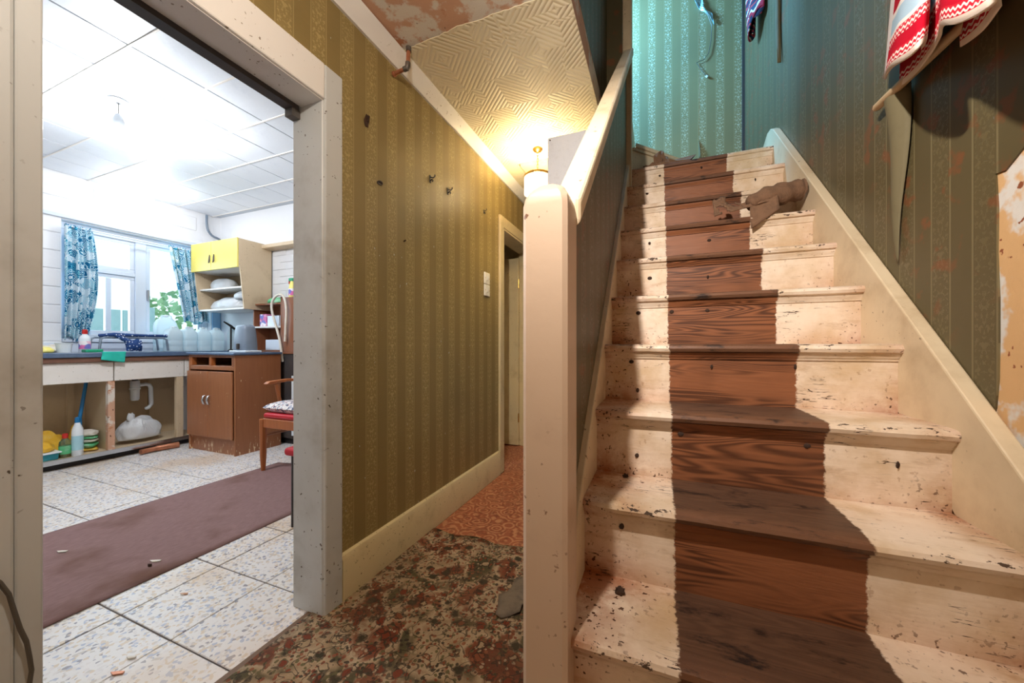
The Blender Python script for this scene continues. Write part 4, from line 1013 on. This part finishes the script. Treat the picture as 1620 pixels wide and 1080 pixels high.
# water containers
def jerry(x, y, w_, d_, h, lb, rz=0, grp='water containers on the worktop'):
    j = thing('water_container', lb, 'container', (x, y, wz), grp, rz)
    mb = MB(); n = 20; pr = [(.90, 0), (1, .015), (1, .18), (.97, .2), (1, .22), (1, .42), (.97, .44), (1, .46), (1, .68), (.93, .78), (.72, .88), (.34, .94), (.22, .95), (.22, .97)]
    vs = []
    for s, z in pr:
        for q in range(n):
            a = 2*PI*q/n; cx_, cy_ = math.cos(a), math.sin(a); e = .45
            px = math.copysign(abs(cx_)**e, cx_)*d_/2*s; py = math.copysign(abs(cy_)**e, cy_)*w_/2*s
            vs.append((px, py, z*h))
    fs = [(i*n+q, i*n+(q+1) % n, (i+1)*n+(q+1) % n, (i+1)*n+q) for i in range(len(pr)-1) for q in range(n)]+[tuple(range(n))[::-1], tuple(range((len(pr)-1)*n, len(pr)*n))]
    mb.add(vs, fs); mb.build('body', 'can_plastic', j, smooth=50)
    MB().lathe([(.022, .955*h), (.024, .96*h), (.024, h), (.018, h+.003)], (0, 0, 0), 12).build('cap', 'plastic_white', j, smooth=40)
    MB().tube([(d_*.25, -w_*.24, .84*h), (d_*.12, -w_*.22, .98*h), (d_*.0, 0, 1.0*h), (d_*.12, w_*.22, .98*h), (d_*.25, w_*.24, .84*h)], .008, 6).build('handle', 'can_plastic', j, smooth=60)
names = ['leftmost front', 'second from left', 'middle', 'fourth from left']
for k in range(4): jerry(-4.83+.0*k, 2.29+.135*k, .128, .16, .265, 'translucent white water container on worktop, %s of the row of four' % names[k])
jerry(-4.99, 2.30, .19, .11, .39, 'big white water container behind the others against kitchen window')
jerry(-4.70+.0, 2.82, .11, .12, .27, 'translucent white water container beside the grey appliance')
tx_, ty_ = -4.64, 2.75
tp = thing('kitchen_tap', 'dark tall tap with lever rising behind the wooden cabinet', 'tap', (tx_, ty_, wz)); o = (tx_, ty_, wz)
MB(o).lathe([(.03, 0), (.03, .008), (.014, .02)], (tx_, ty_, wz), 12).build('base', 'tap_black', tp, smooth=40)
MB(o).tube([(tx_, ty_, wz+.01), (tx_, ty_, wz+.28)], .009, 8).build('stem', 'tap_black', tp, smooth=60)
MB(o).tube([(tx_-.03, ty_-.06, wz+.34), (tx_, ty_, wz+.29), (tx_+.01, ty_+.03, wz+.26), (tx_+.03, ty_+.07, wz+.25)], [.008, .014, .014, .008], 8).build('lever', 'tap_black', tp, smooth=60)
# wooden cabinet
CX0, CX1, CYF, CYB = -4.37, -3.65, 2.2, 2.645
wc = thing('wooden_cabinet', 'chipped brown wooden cabinet with two doors and empty drawer slots', 'cabinet', (-4.0, 2.4, 0)); o = (-4.0, 2.4, 0)
MB(o).box(CX1-.02, CX1, CYF, CYB, 0, .942).build('side_panel', 'cab_wood', wc, bevel=.003)
MB(o).box(CX0, CX0+.02, CYF, CYB, 0, .942).build('side_panel', 'cab_wood', wc, bevel=.003)
MB(o).box(CX0+.02, CX1-.02, CYF+.02, CYF+.036, 0, .13).build('plinth', 'cab_wood', wc)
MB(o).box(CX0+.02, CX1-.02, CYB-.012, CYB, .13, .942).build('back_panel', 'cab_wood', wc)
MB(o).box(CX0+.02, CX1-.02, CYF+.006, CYB-.012, .13, .146).build('bottom_panel', 'cab_wood', wc)
MB(o).box(CX0+.02, CX1-.02, CYF+.002, CYB-.012, .795, .84).build('drawer_rail', 'cab_wood', wc, bevel=.006)
MB(o).box(CX0+.02, CX1-.02, CYF+.002, CYF+.03, .918, .942).build('top_rail', 'shelf_wood', wc)
for x in (CX0+.02, -4.045, CX1-.055): MB(o).box(x, x+.035, CYF+.002, CYF+.04, .84, .918).build('drawer_divider', 'chair_wood' if x < -4.0 else 'shelf_wood', wc)
for x0, x1, hx in ((CX0+.004, -4.033, -4.065), (-4.027, CX1-.022, -3.995)):
    d = MB(o).box(x0, x1, CYF-.018, CYF, .15, .785).build('door', 'cab_wood', wc, bevel=.006, seg=2)
    MB(o).tube([(hx, CYF-.018, .55), (hx, CYF-.036, .545), (hx, CYF-.044, .51), (hx, CYF-.036, .475), (hx, CYF-.018, .47)], [.006, .009, .012, .009, .006], 8).build('handle', 'chrome', d, smooth=60)
MB(o).box(CX0-.01, CX1+.01, CYF-.02, CYB+.01, .943, .966).build('top', 'worktop', wc, bevel=.004)
cz = .967
# grey appliance
ap = thing('grey_appliance', 'grey tapered plastic kitchen appliance with front lever on the wooden cabinet', 'appliance', (-3.86, 2.43, cz)); o = (-3.86, 2.43, cz)
MB(o).box(-3.98, -3.73, 2.34, 2.50, cz, cz+.018).build('base', 'plastic_white', ap, bevel=.004)
mb = MB(o); n = 24; pr = [(1, 0), (1, .02), (.95, .12), (.86, .2), (.80, .235), (.70, .252), (.5, .258)]; vs = []
for s, z in pr:
    for q in range(n):
        a = 2*PI*q/n; e = .5; vs.append((-3.855+math.copysign(abs(math.cos(a))**e, math.cos(a))*.10*s, 2.42+math.copysign(abs(math.sin(a))**e, math.sin(a))*.075*s, cz+.018+z))
mb.add(vs, [(i*n+q, i*n+(q+1) % n, (i+1)*n+(q+1) % n, (i+1)*n+q) for i in range(len(pr)-1) for q in range(n)]+[tuple(range((len(pr)-1)*n, len(pr)*n))]); mb.build('body', 'grey_plastic', ap, smooth=50)
MB(o).box(-3.85, -3.825, 2.325, 2.350, cz+.03, cz+.085).build('lever', 'dark_steel', ap, bevel=.004)
# dark lower cupboard behind with the brown shelf unit on top
lc = thing('low_cupboard', 'dark grey low cupboard behind the chair at kitchen far wall', 'cupboard', (-3.7, 2.8, 0)); o = (-3.7, 2.8, 0)
MB(o).box(-4.2, -3.1, 2.69, 2.885, .06, .945).build('body', 'dark_steel', lc, bevel=.004)
MB(o).box(-4.2, -3.1, 2.68, 2.885, .946, .966).build('top', 'shelf_wood', lc, bevel=.003)
MB(o).box(-4.18, -3.12, 2.71, 2.885, 0, .059).build('plinth', 'black', lc)
MB(o).tube([(-3.52, 2.685, .1), (-3.52, 2.685, .72)], .018, 8).build('pipe', 'plastic_white', lc, smooth=50)
sh = thing('shelf_unit', 'brown open shelf unit standing right of the wall cupboard', 'shelf unit', (-3.85, 2.78, cz)); o = (-3.85, 2.78, cz)
for x in (-4.175, -3.735): MB(o).box(x, x+.016, 2.70, 2.885, cz, 1.50 if x < -4 else 1.555).build('side_panel', 'shelf_wood', sh, bevel=.002)
MB(o).box(-3.30, -3.284, 2.70, 2.885, cz, 1.555).build('side_panel', 'shelf_wood', sh, bevel=.002)
for z in (cz+.002, 1.228, 1.478):
    MB(o).box(-4.158, -3.736, 2.702, 2.885, z, z+.016).build('shelf', 'white_gloss' if z == 1.228 else 'shelf_wood', sh)
MB(o).box(-3.718, -3.301, 2.702, 2.718, cz, 1.545).build('door', 'shelf_wood', sh, bevel=.002)
MB(o).box(-4.175, -3.735, 2.878, 2.886, cz, 1.57).build('back_panel', 'shelf_wood', sh)
def carton(nm, lb, x0, x1, y0, y1, z0, z1, mat):
    c = thing(nm, lb, 'carton', ((x0+x1)/2, (y0+y1)/2, z0)); o = ((x0+x1)/2, (y0+y1)/2, z0)
    MB(o).box(x0, x1, y0, y1, z0, z1).build('box', mat, c, bevel=.003); MB(o).box(x0+.01, x1-.01, (y0+y1)/2-.02, (y0+y1)/2+.02, z1, z1+.002).build('tape', 'plastic_white', c)
carton('carton', 'pink and white printed carton on the shelf unit', -4.11, -4.0, 2.73, 2.83, 1.2445, 1.38, 'carton_print')
carton('carton', 'plain white carton beside the printed one on the shelf unit', -3.985, -3.80, 2.73, 2.83, 1.2445, 1.36, 'white_frame')
carton('carton', 'white box on the bottom of brown shelf unit', -4.0, -3.78, 2.72, 2.84, cz+.0185, cz+.13, 'white_frame')
heap('green_towel', 'pale green folded towel on top of the shelf unit', 'cloth', (-3.92, 2.79, 1.4945), (.12, .07, .05), 'green_cloth', 60, .15)
sb = thing('trigger_bottle', 'yellow spray bottle with green trigger on the shelf unit', 'bottle', (-3.665, 2.79, 1.556)); o = (-3.665, 2.79, 1.556)
MB(o).lathe([(.034, 0), (.038, .006), (.038, .10), (.030, .14), (.018, .165), (.016, .175)], (-3.68, 2.79, 1.556), 14, 1, .7).build('body', 'bottle_yellow', sb, smooth=40)
MB(o).lathe([(.039, .02), (.0395, .022), (.0395, .09), (.039, .092)], (-3.68, 2.79, 1.556), 14, 1, .72).build('label', 'carton_print', sb, smooth=40)
MB(o).box(-3.72, -3.655, 2.778, 2.802, 1.731, 1.765).build('spray_head', 'green_plastic', sb, bevel=.006, seg=2)
MB(o).box(-3.726, -3.714, 2.783, 2.797, 1.70, 1.735).build('trigger', 'plastic_red', sb, bevel=.003)
bottle('white_bottle', 'white bottle beside the yellow spray bottle on the shelf unit', -3.565, 2.80, 1.556, .18, .03, 'plastic_white', 'plastic_white', .15) if False else None
hp = [U(u, v, Y=2.672) for u, v in ((447, 572), (443, 540), (437, 517), (431, 495), (430, 480), (436, 469), (444, 466), (450, 472), (453, 490), (452, 515), (451, 540))]
hs = MB((-3.7, 2.655, .95)); tag(hs.tube([cat(hp, i/40) for i in range(41)], .012, 8).build('hose', 'white_cloth', smooth=60), 'pale looped rubber hose before the brown shelf unit', 'hose')
# wall cupboard
WY, WB, WX0, WX1 = 2.53, 2.885, -4.947, -4.138
wu = thing('wall_cupboard', 'yellow fronted wall cupboard with open shelves in the kitchen corner', 'wall cupboard', (-4.5, 2.7, 1.43)); o = (-4.5, 2.7, 1.43)
for x0, x1 in ((WX0, WX0+.016), (WX1-.016, WX1)):
    mb = MB(o); mb.prism([(WY, 2.18), (WB, 2.18), (WB, 1.43), (WY+.055, 1.43), (WY+.012, 1.872), (WY, 1.872)], 0, x0, x1); mb.build('side_panel', 'beige', wu, bevel=.002)
xi0, xi1 = WX0+.0165, WX1-.0165
MB(o).box(xi0, xi1, WY+.01, WB, 2.164, 2.18).build('top_panel', 'beige', wu)
MB(o).box(xi0, xi1, WY+.02, WB, 1.872, 1.886).build('shelf', 'white_gloss', wu)
MB(o).box(xi0, xi1, WY+.06, WB, 1.665, 1.681).build('shelf', 'white_gloss', wu)
MB(o).box(xi0, xi1, WY+.058, WB, 1.43, 1.448).build('bottom_panel', 'white_gloss', wu)
MB(o).box(xi0, xi1, WB-.008, WB, 1.45, 2.16).build('back_panel', 'beige_in', wu)
for x0, x1, hx in ((WX0, -4.584, -4.60), (-4.580, WX1, -4.565)):
    d = MB(o).box(x0, x1, WY-.018, WY-.001, 1.868, 2.182).build('door', 'yellow', wu, bevel=.003)
    s = -1 if hx < -4.58 else 1
    hx = -4.60 if s < 0 else -4.525
    MB(o).tube([(hx-.012, WY-.020, 2.01), (hx+.014, WY-.03, 2.03), (hx+.016, WY-.03, 1.965), (hx-.002, WY-.03, 1.945), (hx-.012, WY-.020, 2.01)], .005, 6).build('handle', 'lead', d)
heap('plastic_packet', 'white plastic packet on the upper shelf of the wall cupboard', 'packet', (-4.72, 2.72, 1.6815), (.19, .10, .095), 'bag_plastic', 70, .12)
heap('plastic_packet', 'long white quilted packet on the bottom of the wall cupboard', 'packet', (-4.60, 2.73, 1.4485), (.30, .12, .10), 'bag_plastic', 72, .12)
heap('plastic_packet', 'white plastic packet on top of the long one in wall cupboard', 'packet', (-4.33, 2.73, 1.56), (.15, .10, .07), 'bag_plastic', 75, .1)
# armchair
FX, FY = -3.013, 2.03
chr_ = thing('armchair', 'orange brown wooden armchair with red seat beside the kitchen doorway', 'chair', (FX+.27, FY+.25, .009)); o = (FX+.27, FY+.25, 0)
for x in (FX, FX+.54):
    mb = MB(o); mb.tube([(x, FY, .0), (x, FY, .12), (x, FY, .42)], [.016, .024, .028], 8); mb.build('leg', 'chair_wood', chr_, smooth=30)
    MB(o).tube([(x, FY+.50, 0), (x, FY+.48, .42), (x, FY+.56, .98)], [.018, .024, .018], 8).build('leg', 'chair_wood', chr_, smooth=30)
    MB(o).tube([(x, FY+.025, .285), (x, FY+.47, .285)], .010, 6).build('stretcher', 'cab_wood', chr_)
    sx = -1 if x == FX else 1
    MB(o).prism([(FY+.01, .705), (FY+.04, .725), (FY+.2, .735), (FY+.53, .72), (FY+.53, .70), (FY+.2, .712), (FY+.05, .698)], 0, x-.022, x+.026).build('armrest', 'chair_wood', chr_, bevel=.006, seg=2)
    MB(o).tube([(x, FY+.17, .42), (x, FY+.11, .70)], .015, 8).build('arm_support', 'chair_wood', chr_)
    MB(o).box(x-.012, x+.012, FY+.02, FY+.47, .36, .43).build('side_rail', 'chair_wood', chr_)
MB(o).box(FX+.012, FX+.528, FY-.014, FY+.012, .355, .43).build('front_rail', 'chair_wood', chr_, bevel=.004)
MB(o).box(FX+.01, FX+.53, FY-.012, FY+.47, .431, .475).build('seat', 'red_vinyl', chr_, bevel=.02, seg=3)
MB(o).box(FX+.03, FX+.51, FY+.545, FY+.57, .74, .96).build('backrest', 'chair_wood', chr_, bevel=.006)
mb = MB((FX+.26, FY+.22, .478))
def cu(u, v, sgn):
    x = (u-.5)*2; y = (v-.5)*2; e = (max(0, 1-abs(x)**5)*max(0, 1-abs(y)**5))**.4
    return Vector((FX+.245+.255*x, FY+.235+.235*y, .4755+.048+sgn*e*.046+.006*mnoise.noise(Vector((x*3, y*3, sgn)))*e))
mb.grid(lambda u, v: cu(u, v, 1), 22, 22); mb.grid(lambda u, v: cu(u, v, -1), 22, 22)
tag(mb.build('seat_cushion', 'cushion_print', smooth=70), 'speckled grey floral cushion on the red armchair seat', 'cushion')
tbx = thing('tablet', 'dark framed tablet with pale screen lying on the chair cushion', 'tablet', (FX+.30, FY+.20, .572), None, -.35); 
MB().box(-.13, .13, -.09, .09, 0.0, .012).build('case', 'black', tbx, bevel=.005, seg=2)
MB().box(-.112, .112, -.073, .073, .012, .0135).build('screen', 'film', tbx)
# red stool
sx, sy = -1.80, 1.60
so = thing('red_stool', 'red topped stool with thin dark legs beside the kitchen door jamb', 'stool', (sx, sy, 0)); o = (sx, sy, 0)
MB(o).box(sx-.165, sx+.165, sy-.165, sy+.165, .41, .455).build('seat', 'red_vinyl', so, bevel=.018, seg=3)
for a in (-1, 1):
    for b in (-1, 1): MB(o).tube([(sx+.13*a, sy+.13*b, 0), (sx+.125*a, sy+.125*b, .41)], [.010, .016], 8).build('leg', 'dark_steel', so)
